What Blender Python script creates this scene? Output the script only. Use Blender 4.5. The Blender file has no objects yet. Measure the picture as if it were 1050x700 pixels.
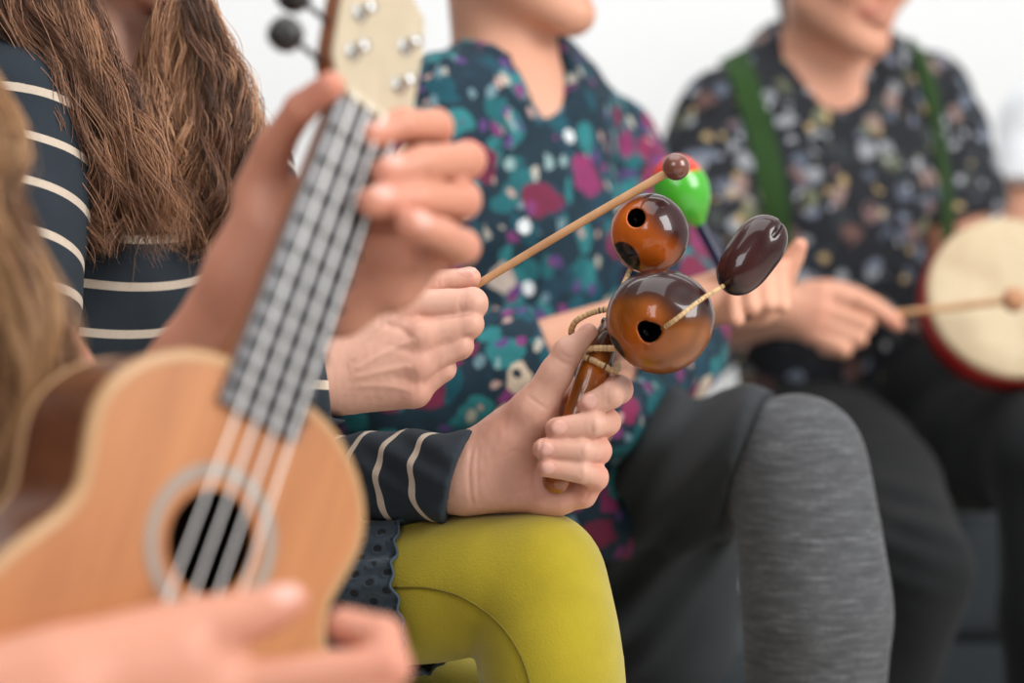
import bpy, math, random, time
import numpy as np
from mathutils import Matrix, Vector
T0 = time.time()
random.seed(4); RNG = np.random.default_rng(7)
scene = bpy.context.scene
LINK = scene.collection.objects.link
# ------------------------------------------------------------------ camera numbers
FPX = 70.0 / 36.0 * 1050.0
CAMZ = 0.72
def P(px, py, Y):
    """real-world point seen at that place of the frame from the camera, at depth Y metres"""
    return np.array([(px - 525.0) / FPX * Y, Y, CAMZ - (py - 350.0) / FPX * Y])
def V(*a): return np.array(a, dtype=float)
def unit(v): v = np.asarray(v, float); return v / np.linalg.norm(v)
def s2l(c):
    c = np.asarray(c, float) / 255.0
    return np.where(c <= 0.04045, c / 12.92, ((c + 0.055) / 1.055) ** 2.4)
def rgb(r, g, b): return tuple(float(x) for x in s2l((r, g, b)))

# ------------------------------------------------------------------ objects
def prop(o, label=None, cat=None, group=None, kind=None):
    if label: o['label'] = label
    if cat: o['category'] = cat
    if group: o['group'] = group
    if kind: o['kind'] = kind
    return o
def thing(name, label, cat, loc=(0, 0, 0), rot=None, group=None):
    o = bpy.data.objects.new(name, None); LINK(o)
    o.empty_display_size = 0.05
    o.location = Vector(loc)
    if rot is not None: o.rotation_euler = rot
    return prop(o, label, cat, group)
def raw_mesh(name, verts, faces, mat, parent=None, smooth=True, attrs=None, cols=None):
    """verts (n,3) array, faces (m,k) array or list of lists"""
    verts = np.asarray(verts, dtype=np.float32)
    if parent is not None and parent.get('_abs', True):
        pass
    me = bpy.data.meshes.new(name)
    if isinstance(faces, np.ndarray):
        m, k = faces.shape
        me.vertices.add(len(verts)); me.vertices.foreach_set('co', verts.ravel())
        me.loops.add(m * k); me.loops.foreach_set('vertex_index', faces.astype(np.int32).ravel())
        me.polygons.add(m); me.polygons.foreach_set('loop_start', np.arange(0, m * k, k, dtype=np.int32))
        me.update(calc_edges=True)
    else:
        me.from_pydata([tuple(map(float, v)) for v in verts], [], [list(map(int, f)) for f in faces]); me.update()
    if attrs:
        for n, a in attrs.items():
            at = me.attributes.new(n, 'FLOAT', 'POINT'); at.data.foreach_set('value', np.asarray(a, np.float32))
    if cols is not None:
        at = me.attributes.new('Col', 'FLOAT_COLOR', 'POINT')
        c = np.ones((len(verts), 4), np.float32); c[:, :3] = cols
        at.data.foreach_set('color', c.ravel())
    me.polygons.foreach_set('use_smooth', np.full(len(me.polygons), smooth))
    if mat is not None: me.materials.append(mat)
    o = bpy.data.objects.new(name, me); LINK(o)
    if parent is not None: o.parent = parent
    return o
def rel(parent, v):
    """world points -> points local to the (unrotated) root"""
    p = parent
    while p.parent is not None: p = p.parent
    return np.asarray(v) - np.array(p.location)
def obj(name, vf, mat, parent=None, smooth=True, attrs=None, cols=None, world=True):
    v, f = vf
    if parent is not None and world: v = rel(parent, v)
    return raw_mesh(name, v, f, mat, parent, smooth, attrs, cols)
def bevel(o, w, seg=2):
    m = o.modifiers.new('bevel', 'BEVEL'); m.width = w; m.segments = seg; m.limit_method = 'ANGLE'; m.angle_limit = math.radians(35)
    o.modifiers.new('wn', 'WEIGHTED_NORMAL'); return o
def join(*vfs):
    vs, fs, n = [], [], 0
    for v, f in vfs:
        vs.append(np.asarray(v)); fs += [[int(i) + n for i in q] for q in f]; n += len(v)
    return np.concatenate(vs), fs
def box(lo, hi):
    a, b = lo, hi
    v = np.array([[x, y, z] for x in (a[0], b[0]) for y in (a[1], b[1]) for z in (a[2], b[2])])
    f = [[0, 1, 3, 2], [4, 6, 7, 5], [0, 4, 5, 1], [2, 3, 7, 6], [0, 2, 6, 4], [1, 5, 7, 3]]
    return v, f
def catmull(pts, n):
    p = np.asarray(pts, float)
    if len(p) == 2:
        t = np.linspace(0, 1, n)[:, None]; return p[0] * (1 - t) + p[1] * t
    q = np.vstack([2 * p[0] - p[1], p, 2 * p[-1] - p[-2]])
    s = np.linspace(0, len(p) - 1 - 1e-9, n); i = s.astype(int); t = (s - i)[:, None]
    a, b, c, d = q[i], q[i + 1], q[i + 2], q[i + 3]
    return 0.5 * (2 * b + (c - a) * t + (2 * a - 5 * b + 4 * c - d) * t ** 2 + (3 * b - a - 3 * c + d) * t ** 3)
def frames(c):
    t = np.gradient(c, axis=0); t /= np.linalg.norm(t, axis=1)[:, None] + 1e-12
    u = np.zeros_like(c); a = V(0, 0, 1) if abs(t[0][2]) < .9 else V(1, 0, 0)
    u[0] = unit(a - t[0] * (a @ t[0]))
    for i in range(1, len(c)):
        w = u[i - 1] - t[i] * (u[i - 1] @ t[i]); u[i] = w / (np.linalg.norm(w) + 1e-12)
    return t, u, np.cross(t, u)
def tube(pts, r, n=None, seg=16, cap=True, raw=False):
    """round tube along a smooth path; r scalar or list along the path. Returns verts, faces, length along"""
    c = np.asarray(pts, float) if raw else catmull(pts, n or 12 * len(pts))
    rr = np.full(len(c), r) if np.isscalar(r) else np.interp(np.linspace(0, 1, len(c)), np.linspace(0, 1, len(r)), r)
    t, u, w = frames(c)
    a = np.linspace(0, 2 * np.pi, seg, endpoint=False)
    v = (c[:, None] + rr[:, None, None] * (u[:, None] * np.cos(a)[None, :, None] + w[:, None] * np.sin(a)[None, :, None])).reshape(-1, 3)
    f = [[i * seg + j, i * seg + (j + 1) % seg, (i + 1) * seg + (j + 1) % seg, (i + 1) * seg + j] for i in range(len(c) - 1) for j in range(seg)]
    L = np.concatenate([[0], np.cumsum(np.linalg.norm(np.diff(c, axis=0), axis=1))])
    at = np.repeat(L, seg)
    if cap:
        f.append(list(range(seg))[::-1]); f.append([(len(c) - 1) * seg + j for j in range(seg)])
    return v, f, at
def lathe(prof, seg=40, origin=(0, 0, 0), axis=(0, 0, 1)):
    """prof: list of (radius, height) along the axis"""
    ax = unit(axis); a0 = V(0, 0, 1) if abs(ax[2]) < .9 else V(1, 0, 0)
    u = unit(np.cross(a0, ax)); w = np.cross(ax, u); o = np.asarray(origin, float)
    a = np.linspace(0, 2 * np.pi, seg, endpoint=False); v = []
    for r, h in prof:
        v += [o + ax * h + r * (u * math.cos(x) + w * math.sin(x)) for x in a]
    m = len(prof)
    f = [[i * seg + j, i * seg + (j + 1) % seg, (i + 1) * seg + (j + 1) % seg, (i + 1) * seg + j] for i in range(m - 1) for j in range(seg)]
    f.append(list(range(seg))[::-1]); f.append([(m - 1) * seg + j for j in range(seg)])
    return np.array(v), f

# ------------------------------------------------------------------ smooth solid modelling on a grid
def axis_coords(lo, hi, h, fine=()):
    xs = [lo]
    while xs[-1] < hi:
        x = xs[-1]; st = h
        for a, b, g in fine:
            if a - 1e-9 <= x <= b: st = min(st, g)
            elif x < a: st = min(st, max(g, a - x)) if a - x < h else st
        xs.append(x + st)
    return np.array(xs)
def pnoise(X, Y, Z, s, seed=0, n=5):
    """cheap smooth noise: a sum of sine products; s = features per metre"""
    r = np.random.default_rng(seed); out = 0.0
    for i in range(n):
        d = r.normal(size=3); d /= np.linalg.norm(d); e = r.normal(size=3); e /= np.linalg.norm(e)
        k = 2 * np.pi * s * r.uniform(.6, 1.4)
        out = out + np.sin(k * (X * d[0] + Y * d[1] + Z * d[2]) + r.uniform(0, 6.3) + 1.3 * np.sin(.7 * k * (X * e[0] + Y * e[1] + Z * e[2]) + r.uniform(0, 6.3)))
    return out / n
class Field:
    def __init__(s, lo, hi, h, fx=(), fy=(), fz=()):
        s.ax = [axis_coords(lo[i], hi[i], h, f) for i, f in enumerate((fx, fy, fz))]
        s.f = np.full([len(a) for a in s.ax], 0.5, np.float32)
    def sub(s, lo, hi):
        sl = [slice(max(0, np.searchsorted(a, l) - 1), min(len(a), np.searchsorted(a, h) + 2)) for a, l, h in zip(s.ax, lo, hi)]
        X = s.ax[0][sl[0]][:, None, None].astype(np.float32); Y = s.ax[1][sl[1]][None, :, None].astype(np.float32); Z = s.ax[2][sl[2]][None, None, :].astype(np.float32)
        return tuple(sl), X, Y, Z
    def put(s, lo, hi, fn, k, op='u'):
        m = k + .012
        sl, X, Y, Z = s.sub(np.asarray(lo) - m, np.asarray(hi) + m)
        if min(X.size, Y.size, Z.size) == 0: return
        d = fn(X, Y, Z); g = s.f[sl]
        if op == 'u':
            h = np.clip(.5 + .5 * (g - d) / k, 0, 1); s.f[sl] = g * (1 - h) + d * h - k * h * (1 - h)
        elif op == 's':
            h = np.clip(.5 - .5 * (g + d) / k, 0, 1); s.f[sl] = g * (1 - h) - d * h + k * h * (1 - h)
        elif op == 'i':
            s.f[sl] = np.maximum(g, d)
    def cone(s, a, b, ra, rb, k=.004, flat=None, op='u'):
        a = np.asarray(a, float); b = np.asarray(b, float); d = b - a; L2 = max(d @ d, 1e-12)
        R = max(ra, rb)
        def fn(X, Y, Z):
            px, py, pz = X - a[0], Y - a[1], Z - a[2]
            t = np.clip((px * d[0] + py * d[1] + pz * d[2]) / L2, 0, 1)
            qx, qy, qz = px - t * d[0], py - t * d[1], pz - t * d[2]
            r = ra + (rb - ra) * t; q2 = qx * qx + qy * qy + qz * qz
            if flat is None: return np.sqrt(q2) - r
            v, sc = flat; qv = qx * v[0] + qy * v[1] + qz * v[2]
            q = np.sqrt(q2 - qv * qv + (qv / sc) ** 2 + 1e-12)
            return (q - r) * np.sqrt(q2 + 1e-12) / q
        s.put(np.minimum(a, b) - R, np.maximum(a, b) + R, fn, k, op)
    def chain(s, pts, rad, k=.004, flat=None, op='u', smooth=0):
        pts = np.asarray(pts, float)
        if smooth:
            n = smooth * (len(pts) - 1) + 1
            rad = np.interp(np.linspace(0, len(pts) - 1, n), range(len(pts)), rad); pts = catmull(pts, n)
        for i in range(len(pts) - 1): s.cone(pts[i], pts[i + 1], rad[i], rad[i + 1], k, flat, op)
    def ell(s, c, r, k=.004, R=None, op='u'):
        c = np.asarray(c, float); r = np.asarray(r, float); Rm = np.eye(3) if R is None else np.asarray(R)   # rows = local axes
        B = r.max()
        def fn(X, Y, Z):
            x, y, z = X - c[0], Y - c[1], Z - c[2]
            u = [(Rm[i][0] * x + Rm[i][1] * y + Rm[i][2] * z) for i in range(3)]
            k0 = np.sqrt(sum((u[i] / r[i]) ** 2 for i in range(3)) + 1e-9); k1 = np.sqrt(sum((u[i] / r[i] ** 2) ** 2 for i in range(3)) + 1e-9)
            return k0 * (k0 - 1) / k1
        s.put(c - B, c + B, fn, k, op)
    def half(s, p, n, lo, hi):
        """cut away everything on the +n side of the plane through p, inside the box lo..hi"""
        p = np.asarray(p); n = unit(n)
        sl, X, Y, Z = s.sub(lo, hi)
        s.f[sl] = np.maximum(s.f[sl], (X - p[0]) * n[0] + (Y - p[1]) * n[1] + (Z - p[2]) * n[2])
    def disp(s, lo, hi, fn):
        sl, X, Y, Z = s.sub(lo, hi); s.f[sl] += fn(X, Y, Z)
    def mesh(s, smooth=2):
        f = s.f; ng = (f < 0)
        c = [ng[i:f.shape[0] - 1 + i, j:f.shape[1] - 1 + j, k:f.shape[2] - 1 + k] for i in (0, 1) for j in (0, 1) for k in (0, 1)]
        cnt = sum(x.astype(np.int8) for x in c); act = (cnt > 0) & (cnt < 8)
        I = np.argwhere(act); n = len(I); idx = np.full(act.shape, -1, np.int32); idx[tuple(I.T)] = np.arange(n)
        pos = np.zeros((n, 3)); w = np.zeros(n)
        A = s.ax
        for d in range(3):
            o = [x for x in range(3) if x != d]
            for a in (0, 1):
                for b in (0, 1):
                    i0 = I.copy(); i0[:, o[0]] += a; i0[:, o[1]] += b; i1 = i0.copy(); i1[:, d] += 1
                    f0 = f[tuple(i0.T)]; f1 = f[tuple(i1.T)]; m = (f0 < 0) != (f1 < 0)
                    t = np.where(m, f0 / np.where(m, f0 - f1, 1), 0)
                    p = np.stack([A[q][i0[:, q]] for q in range(3)], 1); p[:, d] += t * (A[d][i1[:, d]] - A[d][i0[:, d]])
                    pos[m] += p[m]; w[m] += 1
        pos /= w[:, None]
        fs = []
        for d in range(3):
            o = [(d + 1) % 3, (d + 2) % 3]
            n0 = [slice(None)] * 3; n1 = [slice(None)] * 3; n0[d] = slice(0, f.shape[d] - 1); n1[d] = slice(1, f.shape[d])
            ch = ng[tuple(n0)] != ng[tuple(n1)]
            E = np.argwhere(ch); E = E[(E[:, o[0]] > 0) & (E[:, o[1]] > 0) & (E[:, o[0]] < f.shape[o[0]] - 1) & (E[:, o[1]] < f.shape[o[1]] - 1)]
            def cell(a, b):
                q = E.copy(); q[:, o[0]] -= a; q[:, o[1]] -= b; return idx[tuple(q.T)]
            quad = np.stack([cell(1, 1), cell(0, 1), cell(0, 0), cell(1, 0)], 1)
            inside = ng[tuple(E.T)]
            quad[~inside] = quad[~inside][:, ::-1]
            fs.append(quad)
        F = np.concatenate(fs); F = F[(F >= 0).all(1)]
        e = np.concatenate([F[:, [0, 1]], F[:, [1, 2]], F[:, [2, 3]], F[:, [3, 0]]]); e = np.concatenate([e, e[:, ::-1]])
        deg = np.bincount(e[:, 0], minlength=n).astype(float); deg[deg == 0] = 1
        for it in range(smooth * 2):
            av = np.stack([np.bincount(e[:, 0], weights=pos[e[:, 1], q], minlength=n) for q in range(3)], 1) / deg[:, None]
            pos = pos + (av - pos) * (.55 if it % 2 == 0 else -.5)
        return pos, F
def near(v, p, r):
    """soft 1 -> 0 weight around point p"""
    return np.exp(-((v - np.asarray(p)) ** 2).sum(1) / (r * r))
def segdist(v, a, b):
    a = np.asarray(a, float); d = np.asarray(b, float) - a; t = np.clip(((v - a) @ d) / (d @ d), 0, 1)
    return np.linalg.norm(v - a - t[:, None] * d, axis=1), t
def chain_coord(v, pts):
    """distance to, and length along, a poly-line"""
    best = np.full(len(v), 9.); s = np.zeros(len(v)); L = 0
    for a, b in zip(pts[:-1], pts[1:]):
        d, t = segdist(v, a, b); l = np.linalg.norm(np.asarray(b) - np.asarray(a)); m = d < best
        best[m] = d[m]; s[m] = L + t[m] * l; L += l
    return best, s

# ------------------------------------------------------------------ materials
class NT:
    def __init__(s, name):
        s.m = bpy.data.materials.new(name); s.m.use_nodes = True; s.t = s.m.node_tree; s.b = s.t.nodes['Principled BSDF']
    def n(s, typ, **kw):
        x = s.t.nodes.new(typ)
        for k, v in kw.items():
            if k.startswith('i_'):
                key = k[2:]; key = int(key) if key.isdigit() else key.replace('_', ' ')
                x.inputs[key].default_value = v
            else: setattr(x, k, v)
        return x
    def l(s, a, b): s.t.links.new(a, b)
    def ramp(s, fac, stops, interp='LINEAR'):
        r = s.n('ShaderNodeValToRGB'); r.color_ramp.interpolation = interp; e = r.color_ramp.elements
        while len(e) < len(stops): e.new(.5)
        for x, (p, c) in zip(e, stops): x.position = p; x.color = tuple(c) + (1,)
        s.l(fac, r.inputs[0]); return r.outputs[0]
    def mix(s, fac, a, b, blend='MIX'):
        x = s.n('ShaderNodeMix', data_type='RGBA', blend_type=blend)
        for i, q in ((0, fac), (6, a), (7, b)):
            if hasattr(q, 'is_linked') or hasattr(q, 'links'): s.l(q, x.inputs[i])
            else: x.inputs[i].default_value = q if i == 0 else (tuple(q) + (1,))[:4]
        return x.outputs[2]
    def math(s, op, a, b=0.0, c=None):
        x = s.n('ShaderNodeMath', operation=op)
        for i, q in enumerate((a, b) + ((c,) if c is not None else ())):
            if hasattr(q, 'links'): s.l(q, x.inputs[i])
            else: x.inputs[i].default_value = q
        return x.outputs[0]
    def coord(s, scale=(1, 1, 1), rot=(0, 0, 0)):
        t = s.n('ShaderNodeTexCoord'); m = s.n('ShaderNodeMapping'); m.inputs['Scale'].default_value = scale; m.inputs['Rotation'].default_value = rot
        s.l(t.outputs['Object'], m.inputs[0]); return m.outputs[0]
    def noise(s, vec, scale, detail=4, dist=0.0, rough=.5):
        x = s.n('ShaderNodeTexNoise'); x.inputs['Scale'].default_value = scale; x.inputs['Detail'].default_value = detail; x.inputs['Distortion'].default_value = dist; x.inputs['Roughness'].default_value = rough
        s.l(vec, x.inputs['Vector']); return x.outputs['Fac']
    def attr(s, name): return s.n('ShaderNodeAttribute', attribute_name=name)
    def bump(s, h, strength=.3, dist=.001):
        b = s.n('ShaderNodeBump'); b.inputs['Strength'].default_value = strength; b.inputs['Distance'].default_value = dist
        s.l(h, b.inputs['Height']); s.l(b.outputs[0], s.b.inputs['Normal']); return b
    def col(s, c):
        if hasattr(c, 'links'): s.l(c, s.b.inputs['Base Color'])
        else: s.b.inputs['Base Color'].default_value = tuple(c) + (1,)
    def set(s, **k):
        for a, v in k.items(): s.b.inputs[a.replace('_', ' ')].default_value = v
        return s
def plain(name, c, rough=.5, var=.12, scale=30, metallic=0.0, coat=0.0, bump=0.0, bscale=400):
    t = NT(name); v = t.coord()
    f = t.noise(v, scale, 3)
    t.col(t.mix(f, tuple(x * (1 - var) for x in c), tuple(min(1, x * (1 + var)) for x in c)))
    t.set(Roughness=rough, Metallic=metallic, Coat_Weight=coat)
    if bump: t.bump(t.noise(v, bscale, 2), bump, .0006)
    return t.m
def skin_mat():
    t = NT('skin'); v = t.coord()
    a = t.attr('Col').outputs['Color']
    f = t.noise(v, 55, 4); f2 = t.noise(v, 260, 3)
    c = t.mix(t.math('MULTIPLY', f, .22), a, rgb(196, 124, 104))
    c = t.mix(t.math('MULTIPLY', f2, .14), c, rgb(232, 196, 174))
    t.col(c); t.set(Roughness=.48, Subsurface_Weight=.12, Subsurface_Scale=.012, Specular_IOR_Level=.35)
    t.b.inputs['Subsurface Radius'].default_value = (1.0, .35, .2)
    h = t.n('ShaderNodeTexVoronoi', feature='DISTANCE_TO_EDGE'); h.inputs['Scale'].default_value = 520
    m = t.n('ShaderNodeMapping'); m.inputs['Scale'].default_value = (1, 1, 1); t.l(v, m.inputs[0]); t.l(m.outputs[0], h.inputs['Vector'])
    w = t.math('ADD', t.math('MULTIPLY', h.outputs['Distance'], .5), t.noise(v, 140, 4))
    t.bump(w, .16, .0008); return t.m
def cloth_mat(name, c1, c2, scale=40, rough=.85, weave=900, wb=.35, sheen=.04):
    t = NT(name); v = t.coord()
    t.col(t.mix(t.noise(v, scale, 5, .3), c1, c2)); t.set(Roughness=rough, Sheen_Weight=sheen, Specular_IOR_Level=.25)
    t.bump(t.noise(v, weave, 2), wb, .0008); return t.m
def stripe_mat(name, base, base2, light, period, width, offs=0.0):
    t = NT(name); v = t.coord(); s = t.attr('stripe').outputs['Fac']
    fr = t.math('FRACT', t.math('DIVIDE', t.math('ADD', s, offs + 50 * period), period))
    m = t.math('LESS_THAN', t.math('ABSOLUTE', t.math('SUBTRACT', fr, .5)), width / period / 2)
    base_c = t.mix(t.noise(v, 22, 5), base, base2)
    t.col(t.mix(m, base_c, t.mix(t.noise(v, 300, 2), light, tuple(x * .85 for x in light))))
    t.set(Roughness=.9, Sheen_Weight=.03, Specular_IOR_Level=.2)
    t.bump(t.noise(v, 800, 2), .35, .0008); return t.m
def floral_mat(name, base, layers, dist=.02):
    """layers: (cells per metre, size 0..1, share of cells, [colours], seed shift, squash)"""
    t = NT(name); v0 = t.coord()
    nz = t.n('ShaderNodeTexNoise'); nz.inputs['Scale'].default_value = 38; nz.inputs['Detail'].default_value = 3; t.l(v0, nz.inputs['Vector'])
    sub = t.n('ShaderNodeVectorMath', operation='SUBTRACT'); t.l(nz.outputs['Color'], sub.inputs[0]); sub.inputs[1].default_value = (.5, .5, .5)
    sc = t.n('ShaderNodeVectorMath', operation='SCALE'); t.l(sub.outputs[0], sc.inputs[0]); sc.inputs['Scale'].default_value = dist
    ad = t.n('ShaderNodeVectorMath', operation='ADD'); t.l(v0, ad.inputs[0]); t.l(sc.outputs[0], ad.inputs[1])
    c = t.mix(t.noise(v0, 30, 4), base, tuple(x * 1.5 for x in base))
    for scale, size, share, cols, seed, sq in layers:
        mp = t.n('ShaderNodeMapping'); mp.inputs['Location'].default_value = (seed * 3.7, seed * 1.3, seed * 2.1); mp.inputs['Scale'].default_value = sq; mp.inputs['Rotation'].default_value = (seed * .9, seed * .5, seed * 1.7)
        t.l(ad.outputs[0], mp.inputs[0])
        vo = t.n('ShaderNodeTexVoronoi'); vo.inputs['Scale'].default_value = scale; vo.inputs['Randomness'].default_value = .9; t.l(mp.outputs[0], vo.inputs['Vector'])
        sp = t.n('ShaderNodeSeparateColor'); t.l(vo.outputs['Color'], sp.inputs[0])
        on = t.math('MULTIPLY', t.math('LESS_THAN', sp.outputs[0], share), t.math('LESS_THAN', vo.outputs['Distance'], size))
        st = [(i / len(cols), q) for i, q in enumerate(cols)]
        cc = t.ramp(sp.outputs[1], st, 'CONSTANT')
        cc = t.mix(t.math('MULTIPLY', t.noise(v0, 90, 3), .55), cc, base)
        c = t.mix(on, c, cc)
    t.col(c); t.set(Roughness=.75, Specular_IOR_Level=.25, Sheen_Weight=.03)
    t.bump(t.noise(v0, 900, 2), .25, .0006); return t.m
def wood_mat(name, c1, c2, stretch=(60, 3, 60), rough=.35, coat=.3, scale=1.0):
    t = NT(name); v = t.coord(stretch)
    f = t.noise(v, scale, 6, .6, .6)
    t.col(t.ramp(f, [(.3, c1), (.7, c2)])); t.set(Roughness=rough, Coat_Weight=coat, Coat_Roughness=.2)
    t.bump(f, .05, .0005); return t.m
def attr_mat(name, rough=.4, coat=0.0, bump=.0, bscale=200, coat_rough=.05, spec=.5):
    t = NT(name); v = t.coord(); t.col(t.attr('Col').outputs['Color'])
    t.set(Roughness=rough, Coat_Weight=coat, Coat_Roughness=coat_rough, Specular_IOR_Level=spec)
    if bump: t.bump(t.noise(v, bscale, 3), bump, .0008)
    return t.m
def hair_mat(name, dark, mid, light):
    t = NT(name); a = t.attr('tone').outputs['Fac']
    t.col(t.ramp(a, [(0.0, dark), (.5, mid), (1.0, light)])); t.set(Roughness=.42, Specular_IOR_Level=.5, Sheen_Weight=.05)
    return t.m
SKIN = skin_mat()
# ================================================================== setting
WHITE = plain('white_wall_paint', rgb(244, 245, 245), .8, .01, 3)
FLOORM = wood_mat('pale_floor_boards', rgb(196, 190, 182), rgb(214, 209, 202), (2, 30, 2), .5, .1)
w = obj('wall_back', box((-4.0, 3.9, -.02), (4.0, 4.02, 3.2)), WHITE, smooth=False); prop(w, kind='structure')
w = obj('floor', box((-4.0, -1.0, -.10), (4.0, 4.02, 0.0)), FLOORM, smooth=False); prop(w, kind='structure')
w = obj('baseboard_back', box((-4.0, 3.885, 0.0), (4.0, 3.9, .09)), WHITE, smooth=False); prop(w, kind='structure')

# ================================================================== bench: padded dark blocks everybody sits on
BENCH = cloth_mat('charcoal_upholstery', rgb(44, 50, 54), rgb(56, 62, 66), 8, .8, 700, .25)
def bench_block(x0, x1, y0, y1, top, label):
    r = thing('padded_bench', label, 'bench', ((x0 + x1) / 2, (y0 + y1) / 2, 0), group='dark padded benches')
    b = obj('base', box((x0 + .015, y0 + .015, .0), (x1 - .015, y1 - .015, top - .16)), BENCH, r, False); bevel(b, .01)
    c = obj('seat_cushion', box((x0, y0, top - .155), (x1, y1, top)), BENCH, r, False); bevel(c, .03, 4)
    return r
bench_block(-1.30, -.02, 1.50, 1.98, .345, 'charcoal padded bench under the person in the striped sweater')
bench_block(-.01, .30, 1.90, 2.46, .42, 'charcoal padded bench under the person in the teal floral blouse')
bench_block(.98, 1.8, 2.55, 3.20, .33, 'charcoal padded bench under the person in the white t-shirt')
bench_block(.41, .95, 2.50, 3.20, .50, 'charcoal padded bench under the person with green suspenders')

# ================================================================== ukulele (built in its own axes: x across, y towards the head, z out of the face)
def rot_about(v, ax, a):
    v = np.asarray(v); ax = unit(ax); return v * math.cos(a) + np.cross(ax, v) * math.sin(a) + ax * (ax @ v) * (1 - math.cos(a))
uu = unit(V(.31, .375, .873)); ww = V(.661, .574, -.486); ww = unit(ww - uu * (ww @ uu)); nn = np.cross(ww, uu)
uu = rot_about(uu, nn, .045); ww = rot_about(ww, nn, .045)
UO = P(219, 556, .93)
UM = Matrix(((ww[0], uu[0], nn[0]), (ww[1], uu[1], nn[1]), (ww[2], uu[2], nn[2])))
uke = thing('ukulele', 'blurred ukulele with a honey-coloured top, held upright by the player at the edge', 'ukulele', UO, UM.to_euler())
def uk(x, y, z=0.0): return UO + ww * x + uu * y + nn * z
TOPW = wood_mat('honey_top_wood', rgb(160, 98, 54), rgb(186, 122, 72), (70, 5, 70), .38, .25)
SIDEW = wood_mat('dark_mahogany_sides', rgb(84, 46, 26), rgb(112, 64, 36), (6, 60, 60), .35, .35)
NECKW = wood_mat('mahogany_neck', rgb(118, 66, 36), rgb(146, 86, 50), (60, 4, 60), .45, .1)
MAPLE = wood_mat('pale_maple_face', rgb(176, 160, 134), rgb(190, 174, 148), (60, 5, 60), .4, .2)
CREAM = plain('cream_binding', rgb(178, 136, 92), .4, .06)
BOARD = plain('dark_fretboard_wood', rgb(92, 90, 92), .32, .15, 60)
FRET = plain('dull_fret_metal', rgb(30, 30, 32), .5, .1)
STR = plain('white_nylon_string', rgb(246, 244, 240), .3, .03)
STEEL = plain('nickel_tuner', rgb(190, 190, 190), .22, .05, metallic=1.0)
BLACKP = plain('black_plastic', rgb(40, 38, 38), .35, .1)
PEARL = plain('grey_rosette_inlay', rgb(152, 138, 126), .35, .12, 120)
DARKIN = plain('dark_body_interior', rgb(38, 24, 16), .8, .2)
half = [(.0, -168), (30, -166.5), (60, -160), (86, -145), (104, -122), (112, -96), (109, -70), (99.5, -49), (90, -33), (80, -18), (76, -5), (77.5, 6), (81, 20), (82.5, 33), (80, 45), (73, 57), (62, 68), (45, 78), (25, 83), (.0, 84)]
hp = catmull(np.array([(x, y, 0) for x, y in half]) / 1000, 90)
hp[:, 0] = np.maximum(hp[:, 0], 0); hp[0, 0] = hp[-1, 0] = 0
outl = np.vstack([hp, (hp * V(-1, 1, 1))[-2:0:-1]])[:, :2]            # closed outline, counter-clockwise
NO = len(outl); BD = .062
def ring(scale_in, z):
    """outline moved inwards by scale_in metres"""
    t = np.roll(outl, -1, 0) - np.roll(outl, 1, 0); t /= np.linalg.norm(t, axis=1)[:, None]
    nrm = np.stack([t[:, 1], -t[:, 0]], 1)
    q = outl - nrm * scale_in
    return np.column_stack([q, np.full(NO, z)])
def strip(rings, closed=True):
    v = np.vstack(rings); n = len(rings[0]); f = [[i * n + j, i * n + (j + 1) % n, (i + 1) * n + (j + 1) % n, (i + 1) * n + j] for i in range(len(rings) - 1) for j in range(n)]
    return v, f
HC, HR = V(-.001, .0), .0245
ang = np.arctan2(outl[:, 1] - HC[1], outl[:, 0] - HC[0])
hole = np.column_stack([HC[0] + HR * np.cos(ang), HC[1] + HR * np.sin(ang), np.zeros(NO)])
inn = ring(.004, 0.0)
mid = [hole * (1 - t) + inn * t for t in (0, .15, .5, 1)]
holeb = hole.copy(); holeb[:, 2] = -.003
top = obj('soundboard', strip([holeb] + mid), TOPW, uke, False, world=False)
b1 = obj('binding', strip([ring(.0048, .0002), ring(.0015, .0006), ring(-.0006, -.0015), ring(-.0006, -.0050), ring(.0006, -.0056)]), CREAM, uke, world=False); b1['label'] = 'cream edge binding'
sd = obj('sides', strip([ring(.0, -.004), ring(.0, -.02), ring(.0, -.04), ring(.0, -BD + .003)]), SIDEW, uke, world=False); sd['label'] = 'dark brown wooden sides'
b2 = obj('back_binding', strip([ring(.0006, -BD + .0045), ring(-.0006, -BD + .0038), ring(-.0006, -BD + .0004), ring(.003, -BD - .0006)]), CREAM, uke, world=False)
cen = np.array([[0, -.04, -BD]]); rb = ring(.002, -BD); rb2 = ring(.03, -BD)
v, f = strip([rb, rb * .5 + cen * .5]); v = np.vstack([v, cen]); k = NO * 2
f = [q[::-1] for q in f] + [[NO + (j + 1) % NO, NO + j, k] for j in range(NO)]
obj('back', (v, f), SIDEW, uke, False, world=False)
ri = rb + V(0, 0, .004); v, f = strip([ri, ri * .4 + (cen + V(0, 0, .004)) * .6])
obj('inside', (np.vstack([v, cen + V(0, 0, .004)]), f + [[NO + j, NO + (j + 1) % NO, NO * 2] for j in range(NO)]), DARKIN, uke, False, world=False)
a = np.linspace(0, 2 * np.pi, 72, endpoint=False)
def circ(r, z): return np.column_stack([HC[0] + r * np.cos(a), HC[1] + r * np.sin(a), np.full(72, z)])
v, f = strip([circ(.0300, -.0005), circ(.0302, .0007), circ(.0368, .0007), circ(.0370, -.0005)])
obj('rosette', (v, f), PEARL, uke, False, world=False)['label'] = 'grey inlaid ring around the sound hole'
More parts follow.
